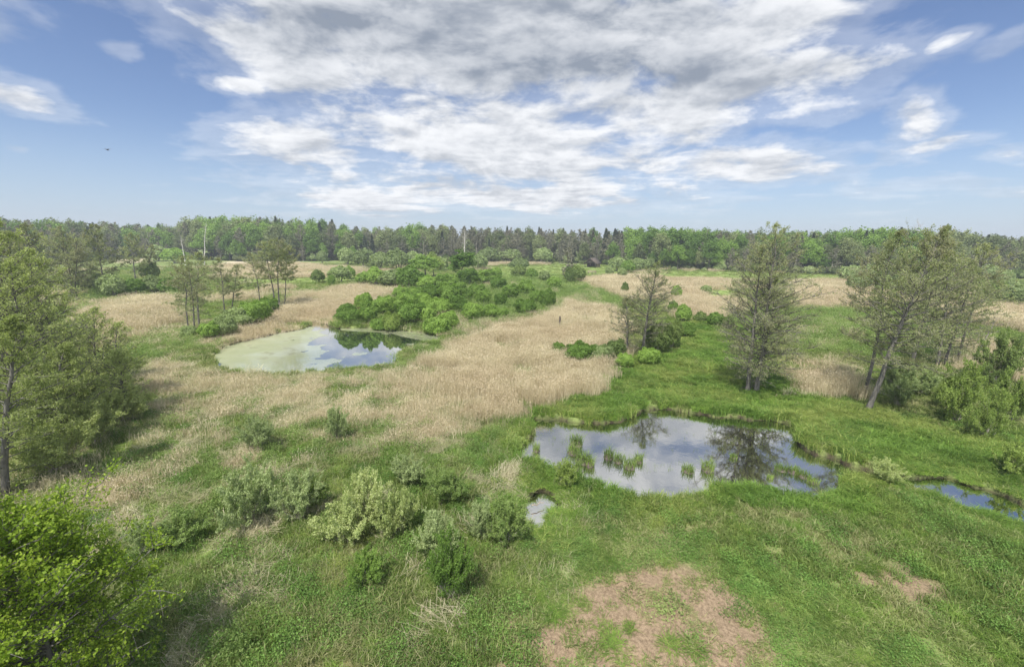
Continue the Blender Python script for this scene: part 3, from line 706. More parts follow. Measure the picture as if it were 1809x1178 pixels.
def plant(name, wm, cm, wmat, cmat, loc, scl=1.0, rz=0.0, label=None, cat='tree', group=None, parts=('trunk', 'crown')):
    r = bpy.data.objects.new(name, None); COL.objects.link(r); r.location = loc; r.rotation_euler = (0, 0, rz); r.empty_display_size = .5
    r.scale = scl if isinstance(scl, tuple) else (scl,)*3
    a = link(parts[0], wm, wmat, r)
    if cm is not None: link(parts[1], cm, cmat, r)
    return tag(r, label, cat, group)
_cache = {}
def with_mat(me, m):                                         # the same shape in another leaf colour
    k = (me.name, m.name)
    if k not in _cache:
        c = me.copy(); c.materials.clear(); c.materials.append(m); _cache[k] = c
    return _cache[k]
def gz(p): return float(ground_z(np.array([p[0]]), np.array([p[1]]))[0])

# --- the named alders, each with its own shape
def hero(bx, by, tx, ty, seed, label, lean_px=None, stems=None, group=None, leaf='alder_leaf', name='alder_tree', cat='alder', wood='bark', depth_lean=0.0, **kw):
    p = g(bx, by); H = height_at(p, tx, ty)
    # the top stands on the vertical plane facing the camera at the base's distance
    d = ray(tx, ty); t = p[1]/d.y; lean = (d.x*t-p[0])
    st = stems or [(0, 0, 0, 0, 1.0)]
    st = [(a, b, c+lean*e, d_+depth_lean*e, e) for (a, b, c, d_, e) in st]
    wm, cm = alder(seed, H=H, stems=st, **kw)
    return plant(name, wm, cm, M[wood], M[leaf], (p[0], p[1], gz(p)), 1, 0, label, cat, group)

hero(1335, 695, 1378, 398, 1, 'tall olive alder with twin trunks standing behind the dark pond', stems=[(0,0,0,0,1),(-.75,.4,-.5,.6,.88),(.5,.9,1.0,1,.70)],
     rad=5.4, nbr=84, leafn=46000, leafs=.08, crown0=.15)
hero(1134, 630, 1152, 466, 2, 'half bare alder standing at the end of the reed bed', stems=[(0,0,0,0,1),(-2.2,.5,-1,0,.62)], rad=4.4, nbr=80, leafn=22000, leafs=.085, crown0=.2, r0=.26, leaf='alder_leaf')
hero(1532, 727, 1665, 404, 3, 'thick leaning alder, nearest trunk of the group by the fallen stick', stems=[(0,0,0,0,1)], rad=5.4, nbr=84, leafn=34000, leafs=.085, crown0=.26, r0=.27)
hero(1526, 700, 1612, 410, 4, 'slimmer grey alder leaning beside the thick leaning trunk', rad=4.2, nbr=66, leafn=22000, leafs=.085, crown0=.30, r0=.20)
hero(1612, 640, 1668, 425, 5, 'alder standing behind the thick leaning trunk', rad=4.4, nbr=70, leafn=18000, leafs=.09, crown0=.25, r0=.24)
hero(1655, 650, 1700, 428, 6, 'bushy alder with trunk hidden in green brush beyond the leaning pair', stems=[(0,0,0,0,1),(1.5,.5,.8,0,.8)], rad=4.8, nbr=66, leafn=22000, leafs=.095, crown0=.15, r0=.22)
hero(1690, 640, 1752, 432, 7, 'thin leaning alder with bare side branches near the dead snag', rad=4.4, nbr=60, leafn=10000, leafs=.12, crown0=.30, r0=.18)
hero(1712, 648, 1772, 566, 8, 'dead leafless snag leaning over the marsh', name='dead_tree', cat='dead tree', rad=2.2, nbr=16, bare=True, crown0=.5, r0=.17, wood='dead', twigs=2, dead_low=3)
# the two open groups on the far side of the duckweed pond
GA = 'slender alders beside the duckweed pond'
for i, (bx, by, tx, ty, s, lab) in enumerate([
    (352, 580, 346, 448, 1, 'tallest straight alder of the open group above the round bush by the pond'),
    (334, 588, 322, 452, 2, 'crooked alder at the outer edge of the group by the duckweed pond'),
    (345, 592, 336, 470, 3, 'short thin alder between the crooked and the straight one'),
    (398, 560, 388, 458, 4, 'pale slim alder rising behind the round bush by the pond'),
    (410, 556, 415, 470, 5, 'pale thin alder next to the pale slim one behind the bush'),
    (462, 545, 444, 448, 6, 'bare stemmed alder leaning away from the dense group of three'),
    (486, 545, 470, 428, 7, 'first alder of the tight group with a shared spreading crown'),
    (494, 545, 488, 424, 8, 'middle alder of the tight group with a shared spreading crown'),
    (503, 543, 512, 436, 9, 'last alder of the tight group with a shared spreading crown')]):
    hero(bx, by, tx, ty, 20+s, lab, group=GA, rad=3.6 if i not in (6, 7) else 4.8, nbr=40, leafn=6000 if i not in (6, 7, 8) else 11000, leafs=.115, crown0=.34 if i < 6 else .42, r0=.20 if i in (0, 6, 7) else .14, twigs=2, leaf='alder_leaf')
# near alders on the left margin
GL = 'alders along the near margin'
for i, (bx, by, tx, ty, rad, ln, ls, c0, leaf, lab) in enumerate([
    (178, 712, 172, 545, 3.0, 11000, .11, .22, 'left_leaf', 'young alder with three thin dark stems above the straw'),
    (60, 790, -10, 395, 5.2, 48000, .09, .12, 'left_leaf', 'big leafy alder, broadest crown above the bright maple'),
    (-60, 700, -130, 350, 5.5, 42000, .095, .10, 'left_leaf', 'tall alder cut by the picture edge, reaching above the horizon'),
    (90, 700, 60, 440, 4.2, 34000, .09, .12, 'left_leaf', 'olive alder between the three stemmed alder and the broadest crown'),
    (30, 620, 5, 410, 4.8, 30000, .105, .10, 'alder_leaf', 'dense alder behind the near margin, half hidden by nearer crowns'),
    (130, 528, 112, 400, 6.5, 30000, .15, .12, 'alder_leaf', 'wide dark limbed alder standing behind the narrow tan reed bed'),
    (185, 518, 172, 398, 6.0, 26000, .15, .15, 'alder_leaf', 'grey olive alder joined to the wide dark limbed one'),
    (70, 540, 45, 396, 5.5, 26000, .15, .12, 'alder_leaf', 'alder left of the wide dark limbed one, thin grey crown'),
    (10, 880, 0, 560, 3.6, 30000, .08, .10, 'left_leaf', 'leafy alder standing just above the bright maple crown'),
    (110, 800, 100, 610, 3.4, 24000, .08, .08, 'left_leaf', 'low spreading alder over the olive shrubs of the near slope'),
    (215, 735, 222, 618, 2.6, 9000, .10, .12, 'left_leaf', 'small thin alder nearest to the flattened straw'),
    (240, 500, 232, 412, 5.0, 10000, .2, .2, 'alder_leaf', 'open alder at the end of the dense stand behind the reed bed'),
    (262, 497, 268, 432, 3.4, 4500, .2, .35, 'alder_leaf', 'small forked alder beside the dark bush behind the reed bed')]):
    hero(bx, by, tx, ty, 40+i, lab, group=GL, rad=rad, nbr=70 if i < 5 else 56, leafn=ln, leafs=ls, crown0=c0, r0=.24 if i else .13, leaf=leaf,
         stems=[(0,0,0,0,1),(-1.0,.4,-.6,0,.92),(1.0,0,.9,.2,.85)] if i in (0, 1, 5) else None, twigs=2)

# --- rounded bushes and small trees
def dome(seed, H, W2, n, leafs, amp=.16, asp=1.8):
    rng = np.random.default_rng(seed); nb = 34; bd = rng.normal(size=(nb, 3)); bd[:, 2] = np.abs(bd[:, 2])*.8; bd /= np.linalg.norm(bd, axis=1)[:, None]; bh = rng.uniform(.4, 1, nb)
    d = rng.normal(size=(n, 3)); d[:, 2] = np.where(d[:, 2] < -.25, -d[:, 2], d[:, 2]); d /= np.linalg.norm(d, axis=1)[:, None]
    k = (np.exp((d @ bd.T-1)*26)*bh).max(1); rr_ = (1-amp)+amp*1.5*k; dep = np.where(rng.uniform(0, 1, n) < .3, rng.uniform(.35, 1, n), 1-np.abs(rng.normal(size=n))*.07+.05*rng.uniform(0, 1, n)**4)
    rr_ = rr_*dep; C0 = d*rr_[:, None]*[W2*.95, W2*.95, H*.62]+[0, 0, H*.38]; C0[:, 2] = np.abs(C0[:, 2])
    V, Fq = quads(rng, C0, leafs, asp, .2, outw=d*1.3); wd = Wood()
    for i in range(7):
        a = rng.uniform(0, 6.28); t = np.array([math.cos(a)*W2*.6, math.sin(a)*W2*.6, H*.7]); wd.tube(np.stack([t*[.1, .1, 0]-[0, 0, .2], t*[.5, .5, .6], t]), [.06, .04, .015], 5)
    return wd.mesh('stem'), fast_mesh('foliage', V, Fq)
BV = [dome(100+i, 4, 2.2, 8500, .135, [.26, .34, .30, .22][i]) for i in range(4)]           # mid distance willows
BF = [dome(120+i, 4, 2.4, 3000, .24, .2) for i in range(3)]                                      # far willows
def shrub(seed, H, W2, n, leafs, stems=30, asp=2.2, wood_r=.022, up=.75):
    rng = np.random.default_rng(seed); wd = Wood(); segs = []; ws = []
    for i in range(stems):
        a = rng.uniform(0, 6.283); q = rng.uniform(.05, 1)**.7; L = H*(1-.38*q*q)*rng.uniform(.62, 1.08); R2 = W2*q*rng.uniform(.75, 1.1)
        t = np.linspace(0, 1, 6); side = rng.normal()*.12*W2
        P = np.stack([np.cos(a)*(R2*t**1.25+.06)-np.sin(a)*side*t*t, np.sin(a)*(R2*t**1.25+.06)+np.cos(a)*side*t*t, L*(up*t+(1-up)*t**.5*1.0)-.1], 1)
        P[1:] += rng.normal(size=(5, 3))*.03*H; wd.tube(P, wood_r*(1.05-t), 4)
        for j in range(9):
            s_ = rng.uniform(.22, 1); f = s_*5; k = min(4, int(f)); p0 = P[k]+(P[k+1]-P[k])*(f-k); dv = P[k+1]-P[k]; dv /= np.linalg.norm(dv)
            e = dv+rng.normal(size=3)*.65+[0, 0, .25]; e /= np.linalg.norm(e); l = H*rng.uniform(.10, .26)
            wd.tube(np.stack([p0, p0+e*l]), [wood_r*.35, .004], 3); segs.append((p0, p0+e*l*1.05)); ws.append(l*(.25+s_))
        segs.append((P[3], P[5])); ws.append(.35*L)
    S = np.array(segs); ws = np.array(ws)/np.sum(ws); k = rng.choice(len(S), n, p=ws); t = rng.uniform(.1, 1.05, n)[:, None]
    C0 = S[k, 0]+(S[k, 1]-S[k, 0])*t+rng.normal(size=(n, 3))*.045*H/3*1.3; C0[:, 2] = np.abs(C0[:, 2])
    V, Fq = quads(rng, C0, leafs, asp, .5); return wd.mesh('stem'), fast_mesh('foliage', V, Fq)
BN = [shrub(140+i, 3, [1.9, 2.1, 1.7, 2.0][i], 15000, .058, [30, 22, 36, 26][i]) for i in range(4)]   # near shrubs
def bush(px, py, w, h, m, label, near='v', name='willow_bush', cat='bush', group=None, var=None, wood='twig'):
    p = g(px, py); k = mpp(p); set_ = {'v': BV, 'f': BF, 'n': BN}[near]; nom = {'v': (4, 2.2), 'f': (4, 2.4), 'n': (3, 1.9)}[near]
    i = (int(px*7+py*3) if var is None else var) % len(set_); wm, cm = set_[i]
    # height in pixels is foreshortened by looking down: subtract what the depth of the crown covers
    dep = math.atan2(CH, math.hypot(*p)); hh = max(.62*w*k, h*k*(1.05-.25*math.sin(dep)))*(1.3 if near == 'n' else 1)+{'v': .35, 'f': .8, 'n': 0}[near]
    rj = random.Random(int(px*13+py)); s = w*k/2/nom[1]*rj.uniform(.78, 1.10); hh *= rj.uniform(.85, 1.15)
    return plant(name, wm, with_mat(cm, M[m]), M[wood], None, (p[0], p[1]+w*k*.3, gz(p)-.05), (s*rj.uniform(.9, 1.25), s*rj.uniform(.8, 1.1), hh/nom[0]), (px*.37) % 6.28, label, cat, group, ('stem', 'foliage'))
ORD = ['first', 'second', 'third', 'fourth', 'fifth', 'sixth', 'seventh', 'eighth', 'ninth', 'tenth', 'eleventh', 'twelfth', 'thirteenth', 'fourteenth', 'fifteenth', 'sixteenth']
def row(phrase, lst, m, adj, near='v', group=None, name='willow_bush'):
    for i, b in enumerate(sorted(lst)):
        mm = b[4] if len(b) > 4 else m
        bush(*b[:4], mm, f'{adj} bush, {ORD[i]} from the left {phrase}', near, name=name, group=group)
GC = 'round willows of the clump behind the duckweed pond'
row('at the water edge of the clump', [(612,577,46,40),(648,575,50,48),(668,582,36,34),(690,584,36,42,'yellow_bush'),(722,580,60,44),(770,592,60,44),(792,588,40,34),(752,578,40,36),(836,572,48,36),(868,565,34,28),(888,566,26,22)], 'willow_bright', 'round green willow', group=GC)
row('in the second row of the clump', [(640,556,46,36),(676,560,52,38),(716,560,44,38),(745,556,46,36),(776,562,48,34),(806,558,44,34),(928,558,44,32,'willow_bright'),(968,550,34,36),(948,540,34,24)], 'willow_bright', 'round bright willow', group=GC)
row('in the middle of the clump', [(730,538,44,32),(760,535,50,32),(792,538,48,34),(822,534,40,28),(852,542,36,26),(884,546,34,26),(902,532,42,26),(930,525,40,22)], 'willow_bright', 'round leafy willow', group=GC)
row('along the back of the clump', [(756,514,44,26),(788,516,48,26),(826,506,42,28),(858,505,50,30),(880,516,40,26),(842,524,36,22),(812,520,34,20),(704,530,30,20)], 'willow_bright', 'small round willow', group=GC)
row('in the row before the middle reed bed', [(558,502,34,24,'dark_bush'),(596,500,44,26,'willow_grey'),(616,494,22,20),(660,506,44,26),(690,508,44,26,'willow_grey'),(722,512,52,22),(640,504,30,16),(702,498,30,18),(584,506,20,14)], 'willow_bright', 'low round', 'f', group='bushes before the middle reed bed')
row('in the grey belt before the far forest', [(566,466,30,16),(608,470,44,20),(640,474,50,24),(668,478,50,22),(700,480,56,24),(728,474,40,18),(776,480,40,22),(862,466,46,16),(900,464,44,16),(960,466,48,16),(916,478,34,14),(846,478,40,16)], 'willow_grey', 'grey green willow', 'f', group='grey willows before the far forest')
row('near the wooden hut', [(1078,488,24,12),(1094,480,34,20),(1110,484,28,18,'willow_bright'),(1130,480,40,20),(1150,476,30,18),(1200,474,40,18,'willow_grey'),(1225,476,40,16,'willow_bright'),(1100,492,26,14,'willow_grey'),(1082,464,36,10,'willow_grey'),(1012,464,34,10,'willow_grey'),(1018,500,40,24,'dark_bush')], 'willow_grey', 'rounded willow', 'f', group='willows near the wooden hut')
row('across the meadow behind the bare tree', [(916,492,34,18,'dark_bush'),(940,494,26,14),(962,498,28,14,'willow_grey'),(1006,502,24,24,'dark_bush'),(980,512,30,14),(876,495,26,14)], 'willow_bright', 'low willow', 'f', group='bushes on the green meadow')
row('on the slope behind the dark pond', [(988,636,32,32,'willow_bright'),(1026,648,64,30),(1066,650,60,26,'willow_grey'),(1090,640,44,34,'dark_bush'),(1165,628,50,46,'dark_bush'),(1190,620,44,52,'dark_bush'),(1212,600,30,28),(1150,650,50,24),(1105,655,44,20)], 'willow_bright', 'leafy', 'v', group='bushes behind the dark pond')
row('past the half bare alder', [(1197,530,27,20),(1190,556,22,22),(1210,572,36,24),(1240,572,26,18,'dark_bush'),(1266,580,30,22),(1290,584,28,18,'dark_bush'),(1105,520,16,14,'dark_bush')], 'willow_bright', 'compact round', 'f', group='bushes behind the half bare alder')
row('beside the pale willow thicket past the reeds', [(1512,500,40,22),(1545,506,50,26),(1525,516,44,20),(1570,520,44,24),(1600,512,40,22),(1500,486,30,16,'yellow_bush'),(1782,504,44,20),(1800,520,44,24),(1760,496,44,18),(1809,545,60,20),(1770,540,50,16,'dark_bush'),(1250,520,22,14)], 'willow_grey', 'grey willow', 'f', group='grey willows past the right reed bed')
row('in the green bank above the reed bed', [(150,520,50,22),(185,528,56,26),(225,524,50,24,'willow_bright'),(262,520,44,20),(295,520,44,20,'willow_bright'),(258,498,34,28,'dark_bush'),(320,512,40,16),(270,462,40,12),(300,466,44,12,'willow_bright')], 'willow_grey', 'spreading', 'f', group='bushes above the narrow reed bed')
row('by the slender alders at the duckweed pond', [(440,580,62,50,'willow_bright'),(412,585,50,40),(385,600,56,36),(362,604,44,30,'willow_bright'),(330,602,30,24),(470,560,40,28,'willow_bright')], 'willow_grey', 'rounded willow', 'v', group='bushes by the slender alders')
row('along the right bank thicket', [(1715,760,90,80,'yellow_bush'),(1765,790,80,80,'yellow_bush'),(1809,760,90,80,'yellow_bush'),(1690,730,60,50,'yellow_bush'),(1640,705,70,50,'willow_grey'),(1590,690,60,40,'willow_grey'),(1790,690,80,70,'dark_bush'),(1745,690,60,40,'dark_bush'),(1600,725,60,36,'willow_grey'),(1809,850,70,50,'yellow_bush')], 'yellow_bush', 'loose leafy', 'n', group='thicket on the right bank')
row('on the near left slope', [(60,860,120,80,'left_leaf'),(130,810,110,80,'left_leaf'),(30,770,130,90,'left_leaf'),(120,740,100,70,'left_leaf'),(200,760,80,50,'left_leaf'),(240,1000,90,60,'willow_grey')], 'left_leaf', 'loose olive', 'n', group='shrubs on the near left slope')
# near shrubs, each its own look
bush(596, 985, 110, 84, 'willow_cream', 'cream flowering willow shrub, larger of the pale pair', 'n', 'flowering_shrub', 'shrub')
bush(640, 960, 90, 90, 'willow_cream', 'cream willow shrub joining the pale pair in the middle', 'n', 'flowering_shrub', 'shrub')
bush(700, 965, 80, 90, 'willow_cream', 'cream shrub with upright sprays beside the dark green shrub', 'n', 'flowering_shrub', 'shrub')
bush(790, 1088, 120, 135, 'willow_bright', 'deep green leafy shrub standing just before the trampled soil', 'n', 'green_shrub', 'shrub')
bush(770, 1010, 90, 80, 'pale_willow', 'grey green shrub behind the deep green leafy one', 'n', 'green_shrub', 'shrub')
bush(420, 955, 130, 110, 'pale_willow', 'large grey green willow shrub in the near grass', 'n', 'willow_shrub', 'shrub')
bush(520, 940, 90, 90, 'pale_willow', 'grey willow shrub with thin arching stems beside the cream pair', 'n', 'willow_shrub', 'shrub')
bush(545, 915, 60, 60, 'yellow_bush', 'small yellow green shrub above the cream pair', 'n', 'willow_shrub', 'shrub')
bush(895, 985, 110, 60, 'weed', 'low olive shrub near the edge of the mown grass', 'n', 'olive_shrub', 'shrub')
bush(850, 970, 80, 60, 'pale_willow', 'low grey shrub touching the olive one near the mown grass', 'n', 'olive_shrub', 'shrub')
bush(590, 790, 55, 50, 'pale_willow', 'single pale willow shrub in the marsh grass', 'n', 'willow_shrub', 'shrub')
bush(440, 810, 80, 40, 'pale_willow', 'flat grey shrub uphill from the large willow shrub', 'n', 'willow_shrub', 'shrub')
bush(1575, 862, 60, 32, 'willow_cream', 'pale leafy shrub where the pond narrows to the stream', 'n', 'flowering_shrub', 'shrub')
bush(1000, 872, 60, 30, 'yellow_bush', 'pale sedge shrub at the near pond margin', 'n', 'willow_shrub', 'shrub')
bush(780, 905, 90, 50, 'weed', 'low dark shrub between the cream shrub and the tiny pool', 'n', 'olive_shrub', 'shrub')
bush(310, 980, 90, 40, 'weed', 'low shrub in the shade below the large willow shrub', 'n', 'olive_shrub', 'shrub')
bush(640, 1060, 90, 60, 'willow_bright', 'sprawling weed shrub below the cream pair', 'n', 'green_shrub', 'shrub')
bush(720, 870, 70, 45, 'pale_willow', 'wispy grey shrub in the middle of the near grass', 'n', 'willow_shrub', 'shrub')

# maple in the near corner
p = (ray(30, 1100).x/ray(30, 1100).y*12.2-.3, 12.2); H = 10.1
plant('maple_tree', *alder(300, H=H, rad=3.9, nbr=110, leafn=76000, leafs=.085, crown0=.08, r0=.15, up=(.25, 1.0), twigs=2, wleaf=1.3, stems=((0, 0, 0, 0, 1), (.5, .2, .6, .3, .85))), M['bark'], M['maple_leaf'], (p[0], p[1], .2), 1, 0,
      'bright yellow green maple filling the near corner', 'maple')

# trees standing alone before the forest
def lone(px, py, w, h, m, label, kind=0, name='broadleaf_tree', cat='tree', wood='bark'):
    p = g(px, py); k = mpp(p)
    src = [BT[0], BT[1], SP[0]][kind]; nom = [(26, 6), (26, 5.0), (28, 3.6)][kind]
    s = w*k/2/nom[1]; return plant(name, src[0], with_mat(src[1], M[m]), M[wood], None, (p[0], p[1], gz(p)), (s, s, h*k/nom[0]), px*.1, label, cat)
BT = [big_tree(200, 26, 6, 5200, .62, .06, top=1.6), big_tree(201, 26, 5, 5200, .62, .02, nclump=80, top=1.9)]
SP = [spruce(210), spruce(211, 28, 4.2)]
lone(752, 492, 56, 44, 'forest_green', 'green spreading tree left of the dense green tree in the marsh')
lone(766, 490, 34, 46, 'yellow_bush', 'pale lime tree leaning on the spreading tree in the marsh')
lone(817, 497, 48, 58, 'willow_bright', 'dense oval dark green tree before the white dead tree', 1)
def bare_tree(bx, by, tx, ty, seed, label, wood, group=None, leafn=0, leaf='forest_grey', rad=3.5, **kw):
    return hero(bx, by, tx, ty, seed, label, name='bare_tree', cat='bare tree', wood=wood, bare=(leafn == 0), leafn=leafn, rad=rad, nbr=44, leaf=leaf, group=group, leafs=.35, **kw)
bare_tree(822, 470, 818, 402, 60, 'white barked dead tree above the dense oval tree', 'pale_bark', r0=.45, crown0=.4, up=(.6, 1.2))
bare_tree(1006, 498, 1003, 437, 61, 'grey twiggy tree with narrow crown on the green meadow', 'twig', leafn=2600, r0=.25, crown0=.1)
bare_tree(1620, 480, 1618, 386, 62, 'pale leafless tree rising above the forest behind the leaning alders', 'pale_bark', r0=.4, crown0=.35, rad=6, up=(.5, 1.2))
bare_tree(362, 470, 356, 392, 63, 'white birch stem standing before the far forest', 'pale_bark', r0=.35, crown0=.5, rad=2.5)
bare_tree(328, 470, 321, 418, 64, 'short broken white stem left of the white birch stem', 'pale_bark', r0=.35, crown0=.7, rad=1.5)

# ------------------------------------------------------------------ far forest
TOPY = [(-400, 380), (0, 384), (60, 388), (200, 393), (300, 399), (345, 388), (420, 383), (520, 387), (590, 390), (620, 401), (700, 401), (760, 396), (850, 401), (1000, 405), (1060, 405), (1150, 402),
        (1250, 407), (1330, 408), (1400, 408), (1470, 409), (1560, 404), (1620, 406), (1690, 412), (1750, 418), (1809, 420), (2200, 424)]
BASY = [(-400, 478), (0, 474), (150, 462), (230, 456), (330, 458), (420, 462), (600, 461), (760, 464), (900, 464), (1000, 465), (1100, 470), (1180, 477), (1300, 480), (1480, 486), (1560, 488), (1700, 490), (1809, 492), (2200, 500)]
def lerp(tab, x):
    return float(np.interp(x, [a for a, _ in tab], [b for _, b in tab]))
FG = [big_tree(220+i, 26, 7.4, 4600, .66, .03, top=[1, 1.3, .8][i]) for i in range(3)]
FA = [alder(230+i, H=24, rad=5.2, nbr=44, leafn=7000, leafs=.34, crown0=.12, r0=.26, twigs=1, dead_low=2) for i in range(3)]
FTYPES = {'green': (FG, 'forest_green', 26, 6.0, 'bright green broadleaf tree', 'bark'), 'olive': (FG, 'forest_olive', 26, 6.0, 'olive broadleaf tree', 'bark'),
          'grey': (FA, 'forest_grey', 24, 4.0, 'grey thinly leaved alder', 'twig'), 'spruce': (SP, 'spruce', 28, 3.6, 'dark pointed spruce', 'bark')}
SECT = [(-400, 230, 'far forest behind the dense left alders', dict(grey=4, olive=4, green=2, spruce=1)), (230, 345, 'far forest behind the left tan field', dict(olive=4, green=3, grey=4)),
        (345, 620, 'far forest beyond the slender alders', dict(green=6, olive=3, grey=2, spruce=1)), (620, 800, 'far forest beyond the grey willow belt', dict(olive=4, green=3, grey=4, spruce=.8)),
        (800, 1040, 'far forest beyond the round willow clump', dict(grey=7, olive=2, spruce=1.0)), (1040, 1110, 'far forest behind the wooden hut', dict(spruce=3, grey=4, green=1)),
        (1110, 1310, 'far forest beyond the bright meadow strip', dict(green=7, grey=2, olive=2)), (1310, 1500, 'far forest beyond the tall pond alder', dict(grey=3, green=5, olive=3)),
        (1500, 1620, 'far forest beyond the right reed bed', dict(olive=4, green=4, spruce=1)), (1620, 2200, 'far forest behind the leaning alders', dict(olive=5, grey=4, spruce=.5))]
def sect(px):
    for s in SECT:
        if s[0] <= px < s[1]: return s
    return SECT[-1]
rnd = random.Random(4)
count = 0; mass = []
def put_forest(px, row_i, depth):
    s = sect(px); w = dict(s[3])
    if row_i == 0: w['spruce'] = w.get('spruce', 0)*.3; w['grey'] = w.get('grey', 1)*2.2
    if row_i >= 2: w['spruce'] = w.get('spruce', .3)*.8+.1
    kind = rnd.choices(list(w), list(w.values()))[0]
    p = g(px, lerp(BASY, px)); r = math.hypot(*p); f = (r+depth)/r; p = (p[0]*f+rnd.uniform(-2, 2), p[1]*f)
    H = height_at(p, px, lerp(TOPY, px)); jit = {0: rnd.uniform(.42, .78), 1: rnd.uniform(.6, .92), 2: rnd.uniform(.78, 1.0), 3: rnd.uniform(.84, 1.03)}[min(row_i, 3)]
    if kind == 'spruce' and row_i >= 2: jit = rnd.uniform(.90, 1.04)
    H *= jit; set_, m, nh, nr, lab, wood = FTYPES[kind]; v = rnd.randrange(len(set_))
    sx_ = H/nh*(rnd.uniform(.95, 1.35) if kind != 'spruce' else rnd.uniform(1.1, 1.5))
    return kind, v, p, (sx_, sx_, H/nh), lab, s[2], m, wood
for row_i, (depth, step) in enumerate(((2, 21), (10, 22), (20, 24), (34, 27))):
    px = -60 if row_i < 3 else -100
    while px < 1880:
        jx = px+rnd.uniform(-6, 6)
        kind, v, p, s, lab, where, m, wood = put_forest(jx, row_i, depth+rnd.uniform(-3, 3))
        if count < 296:
            me = FTYPES[kind][0][v]
            plant(kind.replace('green', 'broadleaf').replace('olive', 'broadleaf').replace('grey', 'alder').replace('spruce', 'spruce')+'_tree' if kind != 'spruce' else 'spruce_tree',
                  me[0], with_mat(me[1], M[m]), M[wood], None, (p[0], p[1], .1), s, rnd.uniform(0, 6.28), f'{lab} in the {where}', 'tree', f'{lab}s in the {where}')
            count += 1
        else: mass.append((kind, v, p, s))
        px += step*rnd.uniform(.75, 1.25)
print('forest trees', count, 'mass', len(mass))
# the rest of the wood, seen only as tops between the first rows
for row_i, depth in ((4, 44), (5, 56), (6, 72), (7, 95), (8, 130)):
    px = -300
    while px < 2100:
        mass.append(put_forest(px, 3, depth)[:4]); px += 19
def forest_mass():
    global srccol
    col = bpy.data.collections.new('forest_sources'); ids = {}; n = 0
    for kind, (set_, m, nh, nr, lab, wood) in FTYPES.items():
        for v, (wm, cm) in enumerate(set_[:2]):
            c2 = with_mat(cm, M[m]); o = bpy.data.objects.new('fsrc_%02d' % n, c2); col.objects.link(o); ids[(kind, v)] = n; n += 1
    P = [(a[2][0], a[2][1], .1) for a in mass]; idx = [ids[(a[0], a[1] % 2)] for a in mass]; S = [a[3] for a in mass]; R = [(0, 0, rnd.uniform(0, 6.28)) for a in mass]
    o = scatter('forest', P, idx, R, S, 'mass of distant tree tops behind the first forest rows', 'forest')
    ng = NG.copy(); o.modifiers[0].node_group = ng
    for nd in ng.nodes:
        if nd.bl_idname == 'GeometryNodeCollectionInfo': nd.inputs[0].default_value = col
forest_mass()
def undergrowth():
    col = bpy.data.collections.new('undergrowth_sources'); n = 0
    for m in ('dark_bush', 'forest_olive', 'pale_willow'):
        for v in (0, 1): o = bpy.data.objects.new('usrc_%02d' % n, with_mat(BF[v][1], M[m])); col.objects.link(o); n += 1
    P, I, Rr, S = [], [], [], []
    for k in range(1500):
        px = rnd.uniform(-200, 2050); d = rnd.uniform(-3, 45); p = g(px, lerp(BASY, px)); r = math.hypot(*p); f = (r+d)/r
        P.append((p[0]*f, p[1]*f, .1)); I.append(rnd.choices(range(6), (4, 4, 3, 3, 1, 1))[0]); Rr.append((0, 0, rnd.uniform(0, 6.28))); q = rnd.uniform(.7, 1.5); S.append((q, q, q*rnd.uniform(.7, 1.3)))
    o = scatter('undergrowth', P, I, Rr, S, 'low bushy undergrowth along the foot of the far forest', 'undergrowth')
    ng = NG.copy(); o.modifiers[0].node_group = ng
    for nd in ng.nodes:
        if nd.bl_idname == 'GeometryNodeCollectionInfo': nd.inputs[0].default_value = col
undergrowth()

# ------------------------------------------------------------------ tussocks in the near pond
def tussock(px, py, w, h, label):
    p = g(px, py, 0); k = mpp(p); rng = np.random.default_rng(int(px)); r = w*k/2; hh = h*k
    V, Fq = blades(rng, int(220*max(r, .3)), r*.8, hh*.5, hh*1.05, .03, .8, .3); V[:, 2] += hh*.12
    wd = Wood(); T = np.linspace(0, 1, 5); wd.tube(np.stack([T*0, T*0, -.3+T*(.3+hh*.28)], 1), r*np.array([.75, .82, .75, .55, .2]), 12)
    root = bpy.data.objects.new('sedge_tussock', None); COL.objects.link(root); root.location = (p[0], p[1], 0); root.empty_display_size = .2
    link('peat_base', wd.mesh('peat_base'), M['dark_wood'], root); link('blades', fast_mesh('blades', V, Fq), M['tussock'], root)
    tag(root, label, 'tussock', 'sedge tussocks standing in the dark pond')
for i, (px, py, w, h) in enumerate([(1018,785,30,26),(1012,800,26,22),(1030,815,34,26),(1042,822,20,26),(1020,828,20,20),(948,796,16,20),(1075,808,24,24),(1092,815,22,22),(1112,825,26,26),(1128,815,20,20)]):
    tussock(px, py, w, h, f'green sedge tussock, {ORD[i]} of the near cluster counted from the pond\'s far side' if 0 else
            ['tall tussock at the back of the left tussock cluster','small tussock at the outer edge of the left tussock cluster','broad tussock in the middle of the left tussock cluster','tussock at the inner edge of the left tussock cluster','lowest tussock of the left tussock cluster','lone tussock by the narrow left shore','first tussock of the chain beside the tree reflection','second tussock of the chain, close to the first','broadest tussock of the chain with reddish roots','last upright tussock of the chain'][i])
for i, (px, py, w, h, lab) in enumerate([(1216,832,28,18,'low tussock between the chain and the alder reflection'),(1250,830,28,24,'bright tussock touching the edge of the alder reflection'),(1296,808,16,10,'small yellow tussock inside the alder reflection'),
    (1380,830,26,14,'first low tussock of the right hand group'),(1402,834,30,16,'second low tussock of the right hand group'),(1420,842,26,16,'spreading tussock in the right hand group'),(1436,852,24,14,'last tussock of the right hand group near the shore'),(1360,845,14,10,'tiny tussock just beside the right hand group')]):
    tussock(px, py, w, h, lab)
